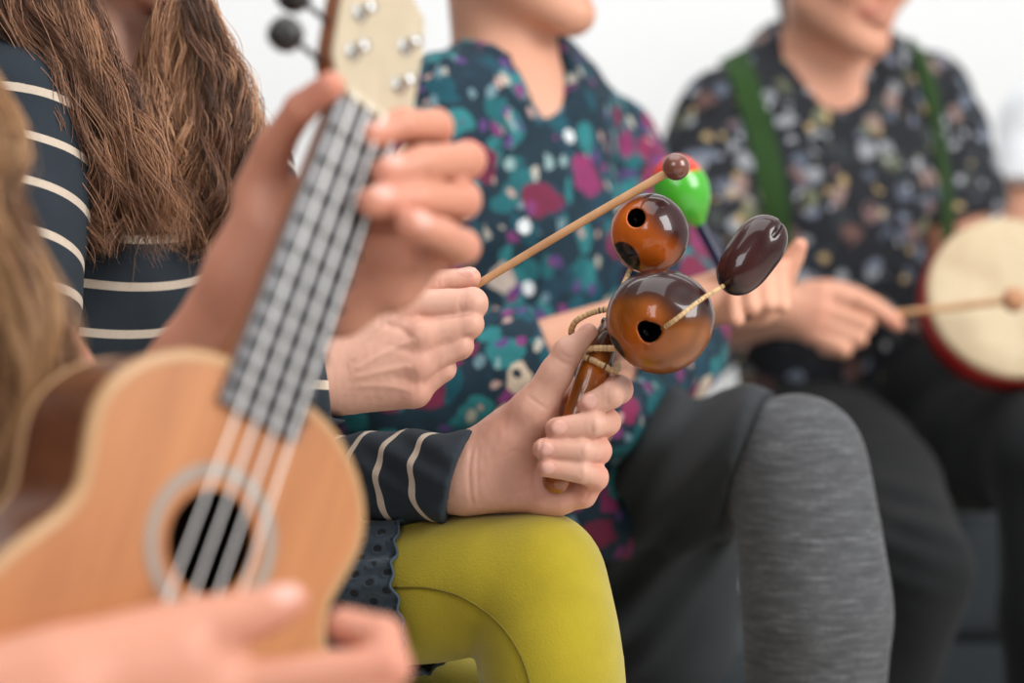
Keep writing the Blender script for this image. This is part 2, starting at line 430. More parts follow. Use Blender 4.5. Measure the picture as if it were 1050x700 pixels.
# neck, heel and fretboard
def loft(sections):
    n = len(sections[0]); v = np.vstack(sections)
    f = [[i * n + j, i * n + (j + 1) % n, (i + 1) * n + (j + 1) % n, (i + 1) * n + j] for i in range(len(sections) - 1) for j in range(n)]
    return v, f + [list(range(n))[::-1], [(len(sections) - 1) * n + j for j in range(n)]]
def bwid(y): return np.interp(y, [.06, .24], [.0485, .041])
def bcx(y): return np.interp(y, [.06, .24], [-.001, -.001])
NUTY = .233
aa = np.linspace(0, np.pi, 17)
secs = []
for y, dp in ((.078, .052), (.085, .045), (.10, .026), (.12, .0205), (.16, .019), (.21, .018), (.238, .018)):
    secs.append(np.array([(bcx(y) + math.cos(t) * bwid(y) / 2 * .99, y, -.0005 - math.sin(t) ** .8 * dp) for t in aa]))
obj('neck', loft(secs), NECKW, uke, world=False)['label'] = 'brown wooden neck'
fb = []
for y in (.0615, .12, .18, NUTY):
    h = bwid(y) / 2; fb.append(np.array([(-h, y, 0), (h, y, 0), (h, y, .0042), (h * .5, y, .0050), (-h * .5, y, .0050), (-h, y, .0042)]) + V(bcx(y), 0, 0))
fbo = obj('fretboard', loft(fb), BOARD, uke, False, world=False); fbo['label'] = 'dark grey fretboard'
SC = .343
for i in range(1, 20):
    y = NUTY - SC * (1 - 2 ** (-i / 12))
    if y < .064: break
    h = bwid(y) / 2 - .0004
    obj('fret', tube([(-h, y, .0047), (0, y, .0054), (h, y, .0047)], .0017, 12, 8)[:2], FRET, fbo, world=False)
h = bwid(NUTY) / 2
nut = obj('nut', box((-h, NUTY, 0), (h, NUTY + .0045, .0075)), plain('bone_nut', rgb(196, 182, 156), .4, .03), uke, False, world=False); bevel(nut, .001)
# bridge, under the strumming hand
br = obj('bridge', box((-.034, -.118, .0), (.034, -.100, .007)), NECKW, uke, False, world=False); bevel(br, .002)
for i in range(4):
    x0 = (-1.5 + i) * .0098; x1 = (-1.5 + i) * .0132
    o = obj('string', tube([(x0, NUTY + .002, .0078), (x0 * .6 + x1 * .4, .07, .0080), (x1, -.108, .0085)], .00062, 24, 8)[:2], STR, uke, world=False)
# headstock, leaning back
hl = thing_h = None
def hk(x, y, z):                                                       # headstock axes: leans back 15 degrees behind the nut
    c, s = math.cos(.26), math.sin(.26); return V(x, NUTY + .004 + y * c + z * s, z * c - y * s)
ho = [(-.0205, 0), (.0205, 0), (.0235, .007), (.0285, .018), (.0292, .06), (.0265, .079), (.011, .091), (0, .085), (-.011, .091), (-.0265, .079), (-.0292, .06), (-.0285, .018), (-.0235, .007)]
v = np.array([hk(x, y, .0005) for x, y in ho] + [hk(x, y, -.0015) for x, y in ho]); m = len(ho)
obj('headstock_face', (v, [list(range(m)), list(range(m, 2 * m))[::-1]] + [[i, m + i, m + (i + 1) % m, (i + 1) % m] for i in range(m)]), MAPLE, uke, False, world=False)['label'] = 'pale maple headstock face'
v = np.array([hk(x, y, -.0015) for x, y in ho] + [hk(x, y, -.0135) for x, y in ho])
obj('headstock', (v, [list(range(m)), list(range(m, 2 * m))[::-1]] + [[i, m + i, m + (i + 1) % m, (i + 1) % m] for i in range(m)]), NECKW, uke, False, world=False)
for sx in (-1, 1):
    for y in (.026, .052):
        x = sx * .0165
        ax = hk(0, 0, 1) - hk(0, 0, 0)
        p = hk(x, y, 0)
        o = obj('tuner_post', lathe([(.0048, -.001), (.0048, .0015), (.0030, .002), (.0027, .006), (.0032, .0065), (.0032, .0105), (.0024, .011)], 20, p, ax), STEEL, uke, world=False)
        if sx < 0:
            q = [hk(-.027, y - .010, -.0085), hk(-.038, y - .009, -.0085), hk(-.046, y - .009, -.0085)]
            pg = obj('tuning_peg', tube(q, .0016, 12, 12)[:2], BLACKP, uke, world=False)
            d = unit(q[2] - q[0])
            obj('peg_button', lathe([(.001, -.002), (.0065, .0), (.0088, .004), (.0092, .008), (.0075, .013), (.003, .0155)], 24, q[2], d), BLACKP, pg, world=False)
        else:
            obj('gear_cover', lathe([(.0055, 0), (.0055, -.006), (.004, -.008)], 16, hk(x, y, -.0135), ax), BLACKP, uke, world=False)

# ================================================================== nut-shell rattle
RPX = 1.36 / FPX
rat = thing('nutshell_rattle', 'three glossy brown nut shells corded to a wooden handle, gripped above the mustard yellow knee', 'rattle', P(566, 505, 1.342))
SHELL = attr_mat('polished_nut_shell', .32, .65, .10, 70, .035, .2)
HANDW = attr_mat('amber_lacquered_wood', .25, .6, .15, 120, .1)
def lerpc(a, b, t): t = np.clip(t, 0, 1)[:, None]; return np.asarray(a)[None, :] * (1 - t) + np.asarray(b)[None, :] * t
def sstep(a, b, x): t = np.clip((x - a) / (b - a), 0, 1); return t * t * (3 - 2 * t)
C_DARK, C_AMB, C_ORG, C_BLK, C_TAN = [np.array(rgb(*c)) for c in ((48, 18, 17), (156, 86, 22), (190, 90, 18), (14, 10, 8), (148, 90, 50))]
def vn(v, s, seed): return pnoise(v[:, 0], v[:, 1], v[:, 2], s, seed)
# --- big shell
c0 = P(678, 329, 1.335); R0 = 54.5 * 1.335 / FPX
F = Field(c0 - .045, c0 + .045, .0009)
F.ell(c0, (R0 * 1.015, R0 * .92, R0 * .985), .001); dmp = P(704, 300, 1.308)
F.disp(c0 - .05, c0 + .05, lambda X, Y, Z: .0019 * pnoise(X, Y, Z, 14, 3) + .0004 * pnoise(X, Y, Z, 40, 8) + .0022 * np.exp(-((X - dmp[0]) ** 2 + (Y - dmp[1]) ** 2 + (Z - dmp[2]) ** 2) / .009 ** 2))
hA = P(666, 341, 1.30); hB = P(640, 364, 1.303)
F.cone(hA + V(.001, -.006, .0005), hA + V(0, .03, 0), .0066, .0070, .0014, op='s'); F.cone(hA + V(.0055, -.006, .0025), hA + V(.004, .02, 0), .0034, .0035, .002, op='s')
F.cone(hA + V(-.003, -.006, .0035), hA + V(-.002, .03, .0030), .0046, .005, .0015, op='s')
g = [P(684, 333, 1.302), P(700, 322, 1.297), P(716, 309, 1.302), P(727, 301, 1.316)]
F.chain(g, [.0010, .0013, .0012, .001], .0012, op='s', smooth=4)
F.cone(P(628, 352, 1.325), P(641, 377, 1.322), .0042, .0035, .003, op='s')
v, f = F.mesh(2)
pz = (v[:, 2] - c0[2]) / R0; pxx = (v[:, 0] - c0[0]) / R0
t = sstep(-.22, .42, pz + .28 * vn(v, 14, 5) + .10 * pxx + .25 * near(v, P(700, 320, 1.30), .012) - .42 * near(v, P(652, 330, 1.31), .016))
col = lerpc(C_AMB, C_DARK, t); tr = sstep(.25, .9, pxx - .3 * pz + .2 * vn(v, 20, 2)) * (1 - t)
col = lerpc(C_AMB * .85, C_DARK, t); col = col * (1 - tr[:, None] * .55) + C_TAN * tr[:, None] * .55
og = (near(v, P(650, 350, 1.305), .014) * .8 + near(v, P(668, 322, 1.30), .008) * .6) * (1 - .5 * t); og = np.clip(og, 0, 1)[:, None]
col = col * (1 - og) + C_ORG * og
streak = np.clip(.5 + .8 * vn(v * V(1, 1, .3), 60, 9), 0, 1)[:, None] * .42; col = col * (1 - streak * .8)
r_in = np.linalg.norm((v - c0) / V(R0 * 1.01, R0 * .92, R0 * .985), axis=1)
cut = sstep(.955, .90, r_in)[:, None]; col = col * (1 - cut) + C_BLK * cut
dp = v - P(630.5, 359, 1.322); la = dp @ unit(V(.48, 0, -.88)); lb = dp @ unit(V(.88, 0, .48)); dk = sstep(1.08, .9, np.sqrt((la / .0125) ** 2 + (lb / .0050) ** 2 + .03 * vn(v, 90, 5)))[:, None] * (dp[:, 1] < .016)[:, None]; col = col * (1 - dk) + C_BLK * dk
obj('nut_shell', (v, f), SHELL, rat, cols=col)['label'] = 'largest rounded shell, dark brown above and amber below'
# --- top shell
c1 = P(666, 240, 1.372); k1 = 1.372 / FPX; R1 = 40.5 * k1
F = Field(c1 - .034, c1 + .034, .0008)
F.ell(c1, (R1 * .985, R1 * .95, R1 * 1.03), .001)
F.disp(c1 - .05, c1 + .05, lambda X, Y, Z: .0010 * pnoise(X, Y, Z, 18, 13) + .0003 * pnoise(X, Y, Z, 50, 18))
h1 = P(652, 223, 1.348)
F.cone(h1 + V(0, -.008, 0), h1 + V(.002, .03, 0), .0066, .0066, .001, flat=(V(1, 0, 0), .92), op='s')
F.chain([P(654, 214, 1.352), P(660, 205, 1.358), P(670, 199, 1.368)], [.0008, .0009, .0010], .001, op='s', smooth=4)
F.cone(P(638, 258, 1.350), P(647, 274, 1.352), .0045, .0045, .003, op='s')
v, f = F.mesh(2)
q = (v - c1) / R1
t = sstep(-.22, .38, .62 * q[:, 0] + .52 * q[:, 2] + .22 * vn(v, 16, 21) - .05)
col = lerpc(C_ORG * .9 + C_AMB * .1, C_DARK * 1.15, t)
streak = (.5 + .5 * vn(v * V(1, 1, .4), 55, 4))[:, None] * .4; col = col * (1 - streak * .75)
r_in = np.linalg.norm((v - c1) / (R1 * V(.985, .95, 1.03)), axis=1)
cut = sstep(.95, .89, r_in)[:, None]; col = col * (1 - cut) + C_BLK * cut
dp = v - P(642.5, 264.5, 1.352); la = dp @ unit(V(.55, 0, -.83)); lb = dp @ unit(V(.83, 0, .55)); bp = sstep(1.06, .96, np.sqrt((la / .0125) ** 2 + (lb / .0078) ** 2 + .02 * vn(v, 90, 5)))[:, None] * (dp[:, 1] < .012)[:, None]; col = col * (1 - bp) + C_BLK * bp
obj('nut_shell', (v, f), SHELL, rat, cols=col)['label'] = 'orange-brown shell with a round hole, topmost'
# --- long shell
c2 = P(770.5, 261.5, 1.34); k2 = 1.34 / FPX
ax = unit(P(798, 224.5, 1.345) - P(744, 298, 1.335)); sd_ = unit(np.cross(ax, V(0, 1, 0))); up_ = np.cross(sd_, ax)
F = Field(c2 - .042, c2 + .042, .0008)
F.chain([c2 - ax * 27 * k2, c2 - ax * 10 * k2, c2 + ax * 10 * k2, c2 + ax * 25 * k2], [18.5 * k2, 21.5 * k2, 22.2 * k2, 20.5 * k2], .006, smooth=4)
F.disp(c2 - .06, c2 + .06, lambda X, Y, Z: .0005 * pnoise(X, Y, Z, 18, 33))
tip = c2 + ax * 44 * k2
F.chain([P(788, 247, 1.3275), P(794, 240, 1.3285), P(799, 233, 1.333), P(800, 228, 1.342)], [.0003, .0011, .0014, .0012], .0016, op='s', smooth=4)
rg = P(778, 261, 1.3272)
F.ell(rg, (.0040, .0034, .0032), .0008, op='s'); 
v, f = F.mesh(2)
q = ((v - c2) @ ax) / (45 * k2)
col = lerpc(C_DARK * .85, C_DARK * 1.5 + V(.01, .004, .002), sstep(-.6, .9, -q + .5 * vn(v, 22, 7)))
bb = sstep(.68, .98, -q + .05 * vn(v, 50, 3))[:, None] * .8; col = col * (1 - bb) + C_BLK * bb
obj('nut_shell', (v, f), SHELL, rat, cols=col)['label'] = 'long dark purplish-brown shell'
# --- handle
hA_, hB_ = P(626, 333, 1.371), P(566.5, 504, 1.343)
hd = unit(hB_ - hA_)
def hpt(t): return hA_ + (hB_ - hA_) * t
F = Field(np.minimum(hA_, hB_) - .02, np.maximum(hA_, hB_) + .02, .0009)
F.chain([hpt(0), hpt(.10), hpt(.25), hpt(.45), hpt(.7), hpt(.93)], [.0052, .0082, .0103, .0104, .0104, .0100], .003, smooth=3)
F.ell(P(619.5, 330, 1.370), (.0024, .0024, .0035), .001)
F.disp(hB_ - .2, hA_ + .2, lambda X, Y, Z: .0005 * pnoise(X, Y, Z * .3, 45, 2))
v, f = F.mesh(2)
t = ((v - hA_) @ hd) / np.linalg.norm(hB_ - hA_)
grain = .5 + .5 * vn(v @ np.array([[1, 0, 0], [0, 1, 0], [.28, 0, .25]]).T * V(1, 1, .3), 75, 6)
col = lerpc(C_AMB * 1.75, C_AMB * .62 + C_DARK * .15, sstep(.25, .85, grain))
tp = sstep(.30, .12, t + .04 * vn(v, 60, 3)); col = col * (1 - tp[:, None] * .85) + C_DARK * .55 * tp[:, None] * .85
bt = sstep(.82, .98, t); col = col * (1 - bt[:, None] * .6) + np.array(rgb(104, 44, 22)) * bt[:, None] * .6
nk = np.clip(near(v, P(632, 372, 1.356), .006) * 1.4, 0, 1)[:, None]; col = col * (1 - nk) + np.array(rgb(70, 30, 14)) * nk
obj('handle', (v, f), HANDW, rat, cols=col)['label'] = 'amber lacquered wooden handle'
# --- braided cord
CORD = attr_mat('braided_straw_cord', .6, 0, .2, 500)
def cord(paths, r, name='cord', rad=None):
    vs, fs, cs, n0 = [], [], [], 0
    for pts in paths:
        L = sum(np.linalg.norm(np.subtract(a, b)) for a, b in zip(pts[:-1], pts[1:])); n = int(L / .00055) + 8
        c = catmull(pts, n); s = np.concatenate([[0], np.cumsum(np.linalg.norm(np.diff(c, axis=0), axis=1))])
        rr = r * (1 + .13 * np.abs(np.sin(np.pi * s / .0032)) - .06)
        v, f, at = tube(c, list(rr), len(c), 12, True, raw=True)
        ph = (at / .0032) % 1; kk = np.floor(at / .0032)
        darkring = ((np.sin(kk * 12.9898) * 43758.5453) % 1 > .72) & (ph > .72)
        col = np.where(darkring[:, None], np.array(rgb(66, 46, 30)), np.array(rgb(206, 170, 122)) * (.82 + .3 * ((np.sin(kk * 7.13) * 9631.7) % 1))[:, None])
        edge = (ph < .14) | (ph > .9); col = np.where((edge & ~darkring)[:, None], col * .72, col)
        vs.append(v); fs += [[i + n0 for i in q] for q in f]; cs.append(col); n0 += len(v)
    return obj(name, (np.vstack(vs), fs), CORD, rat, cols=np.vstack(cs))
cord([[P(587, 347, 1.372), P(586, 338, 1.366), P(591, 329, 1.362), P(603, 322, 1.360), P(616, 318, 1.358), P(632, 316, 1.352)]], .0021)
cord([[P(642, 356, 1.340), P(628, 357, 1.349), P(610, 357, 1.350), P(595, 358.5, 1.354), P(590.5, 361, 1.358), P(595, 364, 1.354), P(607, 369, 1.349), P(619, 375, 1.344), P(629, 380.5, 1.347), P(633, 379, 1.353), P(634, 374, 1.361)]], .0021)
cord([[P(632, 318, 1.362), P(634, 303, 1.362), P(638, 294, 1.364), P(643, 283, 1.368), P(648, 272, 1.372)]], .0016)
cord([[P(679, 337, 1.3065), P(690, 329.5, 1.2975), P(701, 321, 1.2965), P(713, 311.5, 1.301), P(724, 303.5, 1.312), P(737, 296, 1.326), P(749, 288, 1.338)]], .00145)

# ================================================================== wooden beater in the other hand
STICKW = wood_mat('beech_stick', rgb(166, 118, 76), rgb(192, 144, 98), (30, 30, 30), .5, .1)
BALLW = plain('brown_wood_ball', rgb(112, 66, 52), .3, .12, 60, coat=.5)
mal = thing('beater', 'wooden stick with a brown ball tip, pointing up towards the round shells', 'beater', P(440, 322, 1.372))
obj('stick', tube([P(440, 322, 1.372), P(560, 249, 1.366), P(686, 176, 1.36)], [.0026, .0029, .0031], 30, 20)[:2], STICKW, mal)['label'] = 'light wooden stick'
bc = P(693, 171, 1.36); F = Field(bc - .012, bc + .012, .0007); F.ell(bc, (.0095, .0095, .0093), .001); v, f = F.mesh(2)
obj('ball', (v, f), BALLW, mal)['label'] = 'round brown wooden ball'

# ================================================================== maraca behind the shells
mr = thing('maraca', 'small green and red egg-shaped maraca behind the ball of the beater', 'maraca', P(742, 300, 1.78))
mc = P(699, 194, 1.74); m_ax = unit(P(757, 305, 1.745) - mc); kk = 1.74 / FPX
prof = [(.001, -36), (8, -35), (16, -31), (23, -23), (27, -12), (28.5, 0), (27, 10), (23, 20), (16.5, 29), (10, 36), (6, 41), (5.5, 44)]
v, f = lathe([(r * kk, h * kk) for r, h in prof], 40, mc, m_ax)
hcoord = (v - mc) @ m_ax
sid = (v - mc) @ np.array([1, 0, 0])
col = np.where((hcoord - .25 * sid < -.014)[:, None], np.array(rgb(222, 60, 40)), np.array(rgb(74, 168, 46)))
pts = catmull(np.array([(r, 0, h) for r, h in prof]), 60)
v, f = lathe([(max(.0005, p[0] * kk), p[2] * kk) for p in pts], 40, mc, m_ax); hcoord = (v - mc) @ m_ax; sid = (v - mc)[:, 0]
col = np.where((hcoord - .35 * sid < -.013)[:, None], np.array(rgb(226, 58, 40)), np.array(rgb(70, 170, 44)))
obj('shaker_head', (v, f), attr_mat('glossy_paint', .25, .5), mr, cols=col)['label'] = 'green egg with a red end'
obj('handle', tube([mc + m_ax * 40 * kk, mc + m_ax * 80 * kk, mc + m_ax * 120 * kk, mc + m_ax * 150 * kk], [.0052, .0056, .006, .0066], 30, 16)[:2], plain('navy_paint', rgb(24, 30, 58), .3, .05), mr)['label'] = 'dark blue handle'

# ================================================================== frame drum and its beater
dc = P(1039, 303, 2.24); dn = unit(V(.04, -.93, .34))
fd = thing('frame_drum', 'round hand drum with a cream skin and a red rim', 'drum', dc)
dr = .0955; u0 = unit(np.cross(dn, V(0, 0, 1))); u1 = np.cross(u0, dn)
SKINM = NT('drum_skin'); vco = SKINM.coord(); SKINM.col(SKINM.ramp(SKINM.noise(vco, 14, 6, .4, .62), [(.25, rgb(172, 148, 116)), (.5, rgb(194, 174, 142)), (.75, rgb(206, 190, 160))])); SKINM.set(Roughness=.6)
v, f = lathe([(.0005, .0), (.05, .0), (dr - .004, .0), (dr, -.002), (dr + .001, -.012), (dr, -.013)], 72, dc, dn)
obj('drum_skin', (v, f), SKINM.m, fd)['label'] = 'cream drum skin'
v, f = lathe([(dr + .0015, -.010), (dr + .003, -.012), (dr + .003, -.048), (dr - .004, -.049), (dr - .006, -.014)], 72, dc, dn)
obj('frame', (v, f[:-2]), plain('red_drum_frame', rgb(176, 40, 36), .35, .08), fd)['label'] = 'red wooden frame'
be = thing('drum_beater', 'thin drumstick with a tan ball tip resting across the cream drum', 'beater', P(870, 322, 2.19))
obj('stick', tube([P(868, 327, 2.205), P(915, 322, 2.19), P(1030, 308.5, 2.165)], .0038, 24, 14)[:2], STICKW, be)
obj('ball', lathe([(max(.0004, .0135 * math.sin(x)), -.0135 * math.cos(x)) for x in np.linspace(0, np.pi, 20)], 28, P(1040, 307.5, 2.162), (1, 0, .1)), plain('tan_felt_ball', rgb(186, 134, 98), .8, .08), be)['label'] = 'tan felt ball'
# ================================================================== people: shared pieces
BASE = np.array(rgb(206, 160, 140)); RED = np.array(rgb(204, 116, 98)); NAIL = np.array(rgb(216, 166, 152)); LIP = np.array(rgb(190, 98, 92)); PALE = np.array(rgb(236, 196, 172))
SHADE = BASE
def finger(F, pts, r, k=(.007, .003, .0015)):
    for i in range(3): F.cone(pts[i], pts[i + 1], r[i], r[i + 1], k[i])
class Skin:
    """collects places where skin is redder, paler, a lip or a nail, then colours the vertices"""
    def __init__(s, base=None): s.red = []; s.nails = []; s.lips = []; s.lines = []; s.base = BASE if base is None else np.array(base)
    def colour(s, v):
        c = np.repeat(s.base[None], len(v), 0)
        def blend(m, col):
            nonlocal c
            m = np.clip(m, 0, 1)[:, None]; c = c * (1 - m) + col * m
        for p, r, a in s.red: blend(near(v, p, r) * a, RED)
        for a, b, r in s.lips:
            d, t = segdist(v, a, b); blend(1.2 - d / r, LIP)
        for a, b, r, q in s.lines:
            d, t = segdist(v, a, b); blend((1.3 - d / r) * 2, np.array(q))
        for p, ax, nrm, la, lb in s.nails:
            d = v - p; u = d @ ax; n = d @ nrm; w = np.sqrt(np.maximum((d * d).sum(1) - u * u - n * n, 0))
            e = np.sqrt((u / la) ** 2 + (w / lb) ** 2); m = np.clip((1.08 - e) / .16, 0, 1) * (n > -.005) * (n < .007)
            blend(m, NAIL); rim = np.clip(1 - np.abs(e - 1.08) / .12, 0, 1) * (n > -.004) * (n < .007) * .35; blend(rim, RED * .75)
        return c
def nail(F, S, dip, tip, nrm, r, la=.0058, lb=.0050, back=.003):
    ax = unit(np.asarray(tip) - dip); nrm = unit(nrm - ax * (ax @ nrm)); p = np.asarray(tip) - ax * back + nrm * (r * .93)
    lat = np.cross(ax, nrm)
    F.ell(p - nrm * .0004, (la, lb, .0011), .0006, R=(ax, lat, nrm)); S.nails.append((p, ax, nrm, la, lb))
def head(F, S, c, f, u=(0, 0, 1), sc=1.0):
    f = unit(f); u = unit(np.asarray(u) - f * (f @ np.asarray(u))); r = np.cross(f, u); R = (r, f, u)
    def L(a, b, d): return c + sc * (a * r + b * f + d * u)
    F.ell(L(0, -.012, .035), sc * V(.074, .095, .085), .01, R)
    F.ell(L(0, .025, -.03), sc * V(.061, .066, .082), .03, R)
    for s in (-1, 1):
        F.cone(L(s * .052, .0, -.058), L(s * .010, .066, -.104), .017 * sc, .017 * sc, .022)
        F.ell(L(s * .035, .066, -.03), sc * V(.022, .016, .022), .02, R)
    F.ell(L(0, .076, -.103), sc * V(.017, .015, .015), .014, R)
    for s in (-1, 1):
        F.ell(L(s * .031, .094, .002), sc * V(.017, .012, .011), .010, R, 's')
        F.ell(L(s * .031, .0745, .001), sc * V(.0125, .0125, .0115), .003, R)
        S.lines += [(L(s * .023, .087, .001), L(s * .039, .084, .001), .0042 * sc, rgb(226, 220, 214)), (L(s * .030, .088, .0), L(s * .031, .088, .002), .0042 * sc, rgb(52, 36, 28)),
                    (L(s * .018, .090, .0075), L(s * .042, .080, .0065), .0020 * sc, rgb(60, 40, 32)), (L(s * .048, .074, .024), L(s * .016, .094, .023), .0036 * sc, rgb(92, 66, 50))]
        F.cone(L(s * .050, .066, .021), L(s * .013, .087, .020), .007 * sc, .008 * sc, .010)
        F.ell(L(s * .075, -.006, -.02), sc * V(.008, .018, .030), .006, R)
        F.ell(L(s * .080, -.002, -.017), sc * V(.004, .009, .016), .004, R, 's')
    F.cone(L(0, .089, .004), L(0, .110, -.034), .0065 * sc, .0095 * sc, .010)
    for s in (-1, 1): F.ell(L(s * .010, .099, -.039), sc * V(.008, .010, .007), .006, R)
    lu = [L(-.023, .079, -.067), L(-.006, .0935, -.0625), L(.006, .0935, -.0625), L(.023, .079, -.067)]
    ll = [L(-.021, .079, -.069), L(0, .0925, -.0755), L(.021, .079, -.069)]
    F.chain(lu, np.array([.003, .0058, .0058, .003]) * sc, .006, smooth=3); F.chain(ll, np.array([.003, .0068, .003]) * sc, .006, smooth=4)
    F.chain([L(-.024, .084, -.0685), L(0, .1005, -.0690), L(.024, .084, -.0685)], [.0012, .0014, .0012], .003, op='s', smooth=4)
    S.lips += [(a, b, .0075 * sc) for a, b in zip(lu[:-1], lu[1:])] + [(a, b, .008 * sc) for a, b in zip(ll[:-1], ll[1:])]
    S.red += [(L(.04, .07, -.035), .03, .35), (L(-.04, .07, -.035), .03, .35), (L(0, .11, -.035), .014, .4)]
    return L
def finish(F, S, root, name='body', smooth=2):
    v, f = F.mesh(smooth); return obj(name, (v, f), SKIN, root, cols=S.colour(v))
def strands(name, guides, mat, root, n_per, spread, r=.00028, seg=26, wave=.006, wl=.09, end_spread=1.4, seed=1):
    """hair: many fine tubes following each guide, clumped into wavy locks"""
    g = np.random.default_rng(seed); VS, FS, TS = [], [], []; n0 = 0
    for gi, G in enumerate(guides):
        base = catmull(G, seg); ph = g.uniform(0, 6.3); tone0 = g.uniform(.15, .75)
        L = np.concatenate([[0], np.cumsum(np.linalg.norm(np.diff(base, axis=0), axis=1))]); t_, u_, w_ = frames(base); s = np.linspace(0, 1, seg)
        nl = max(1, n_per // 14)
        for li in range(nl):                                              # locks
            lo = g.normal(size=2) * spread * .8; lph = g.uniform(0, 6.3); lam = wave * g.uniform(.5, 1.5); lwl = wl * g.uniform(.7, 1.3); lt = np.clip(tone0 + g.normal() * .22, 0, 1); llen = g.uniform(.74, 1.0)
            for k in range(14):
                off = lo + g.normal(size=2) * spread * .30 * (1 if g.random() > .12 else 2.2)
                env = .55 + .45 * s * end_spread
                a = L / lwl * 2 * np.pi + lph + g.normal() * .25
                du = off[0] * env + lam * s ** .7 * np.sin(a); dw = off[1] * env + lam * s ** .7 * np.cos(a * .9 + ph)
                fz = g.normal(size=(2, 1)) * .006 * s ** 3 + g.normal(size=(2, 1)) * .0016 * np.sin(s * g.uniform(6, 16) + g.uniform(0, 6))
                c = base + u_ * (du + fz[0])[:, None] + w_ * (dw + fz[1])[:, None]
                ln = llen * g.uniform(.90, 1.03); c = np.stack([np.interp(np.linspace(0, min(1, ln), seg), s, c[:, q]) for q in range(3)], 1)
                rr = r * g.uniform(.7, 1.35) * np.clip(1.15 - s ** 4 * .85, .25, 1)
                tt, uu_, ww_ = t_, u_, w_
                an = np.array([0, 2.094, 4.189])
                v = (c[:, None] + rr[:, None, None] * (uu_[:, None] * np.cos(an)[None, :, None] + ww_[:, None] * np.sin(an)[None, :, None])).reshape(-1, 3)
                i = np.arange(seg - 1)[:, None] * 3; j = np.arange(3)[None, :]; jn = (j + 1) % 3
                q = np.stack([i + j, i + jn, i + 3 + jn, i + 3 + j], -1).reshape(-1, 4) + n0
                VS.append(v); FS.append(q); n0 += len(v)
                TS.append(np.repeat(np.clip(lt + g.normal() * .12 + .15 * s, 0, 1), 3))
    return obj(name, (np.vstack(VS), np.vstack(FS)), mat, root, attrs={'tone': np.concatenate(TS)})
HAIRM = hair_mat('long_brown_hair', rgb(64, 42, 29), rgb(136, 92, 66), rgb(204, 154, 116))
HAIRD = hair_mat('chestnut_hair', rgb(48, 30, 22), rgb(92, 62, 44), rgb(140, 100, 72))

# ================================================================== person with the long brown hair and striped sweater
fB = unit(V(.83, -.56, 0)); vB = unit(V(.56, .83, 0))
pB = thing('person', 'long-haired person in a navy striped sweater and mustard leggings, holding rattle and beater', 'person', P(60, 640, 1.56) * V(1, 1, 0))
S = Skin()
F = Field((-.62, 1.24, 0.0), (.15, 1.82, 1.26), .008, fx=[(-.145, .092, .0013), (-.40, -.16, .0045)], fy=[(1.29, 1.41, .0014), (1.41, 1.60, .0045)], fz=[(.585, .775, .0013), (.92, 1.22, .004)])
chinB = P(196, -6, 1.46); cB = chinB - .085 * fB + V(0, 0, .112)
LB = head(F, S, cB, fB)
neckB = P(118, 100, 1.52)
F.cone(LB(0, -.022, -.07), neckB, .050, .056, .02)
for a, b, ra, rb in ((P(30, 610, 1.56), P(80, 450, 1.54), .13, .11), (P(80, 450, 1.54), P(125, 270, 1.53), .11, .118), (P(125, 270, 1.53), P(125, 160, 1.53), .118, .10)):
    F.cone(a, b, ra, rb, .03, flat=(fB, .66))
# arms
rA = [P(15, 130, 1.40), P(-5, 480, 1.31), P(325, 382, 1.345)]; lA = [P(228, 190, 1.62), P(262, 490, 1.50), P(470, 487, 1.372)]
F.cone(P(125, 140, 1.53), rA[0], .05, .042, .03); F.cone(P(125, 140, 1.53), lA[0], .05, .042, .03)
F.chain(rA, [.040, .035, .025], .012); F.chain(lA, [.040, .034, .021], .012)
# legs (inside the leggings)
th1 = [P(60, 625, 1.56), P(300, 612, 1.47), P(440, 603, 1.40), P(553, 592, 1.370)]; r1 = [.070, .056, .0485, .0425]
sh1 = [P(553, 594, 1.370), P(566, 700, 1.362), P(572, 860, 1.38), P(570, 1275, 1.43)]; q1 = [.0430, .0465, .047, .033]
th2 = [P(30, 735, 1.64), P(330, 738, 1.54), P(540, 742, 1.46)]; r2 = [.072, .060, .050]
sh2 = [P(540, 744, 1.46), P(470, 1000, 1.50), P(430, 1225, 1.54)]; q2 = [.046, .047, .033]
def legs(F, d, k=.012):
    F.chain(th1, [x + d for x in r1], k, smooth=4); F.chain(sh1, [x + d for x in q1], k, smooth=4)
    F.chain(th2, [x + d for x in r2], .004, smooth=3); F.chain(sh2, [x + d for x in q2], .004, smooth=3)
for t_, rr in ((th1, r1), (sh1, q1), (th2, r2), (sh2, q2)): F.chain(t_, [x - .010 for x in rr], .006)
# --- rattle hand: the palm faces the camera, four fingers come round the handle, thumb up along it
W = P(470, 487, 1.372)
F.cone(lA[1], P(462, 488, 1.376), .031, .0225, .01); F.cone(P(420, 490, 1.40), P(478, 489, 1.372), .0228, .0232, .01, flat=(V(0, 1, 0), .76))
mcp = [P(596, 402, 1.381), P(596, 436, 1.379), P(590, 466, 1.376), P(580, 497, 1.371)]
for m, r0, r1_ in zip(mcp, (.0145, .0145, .014, .0135), (.0112, .0112, .0105, .0105)):
    F.cone(P(484, 474 + (m[2] < mcp[2][2] + .001) * 14, 1.374), m, .0175, r1_, .014)
F.ell(P(540, 456, 1.372), (.031, .013, .029), .014)                       # palm
F.cone(P(484, 497, 1.368), P(572, 509, 1.362), .0150, .0118, .014)         # heel on the little-finger side
F.cone(P(500, 472, 1.367), P(546, 425, 1.358), .0165, .0140, .014)         # thenar
F.ell(P(525, 455, 1.359), (.025, .012, .015), .012, R=(unit(V(.72, 0, .69)), V(0, 1, 0), unit(V(-.69, 0, .72))))
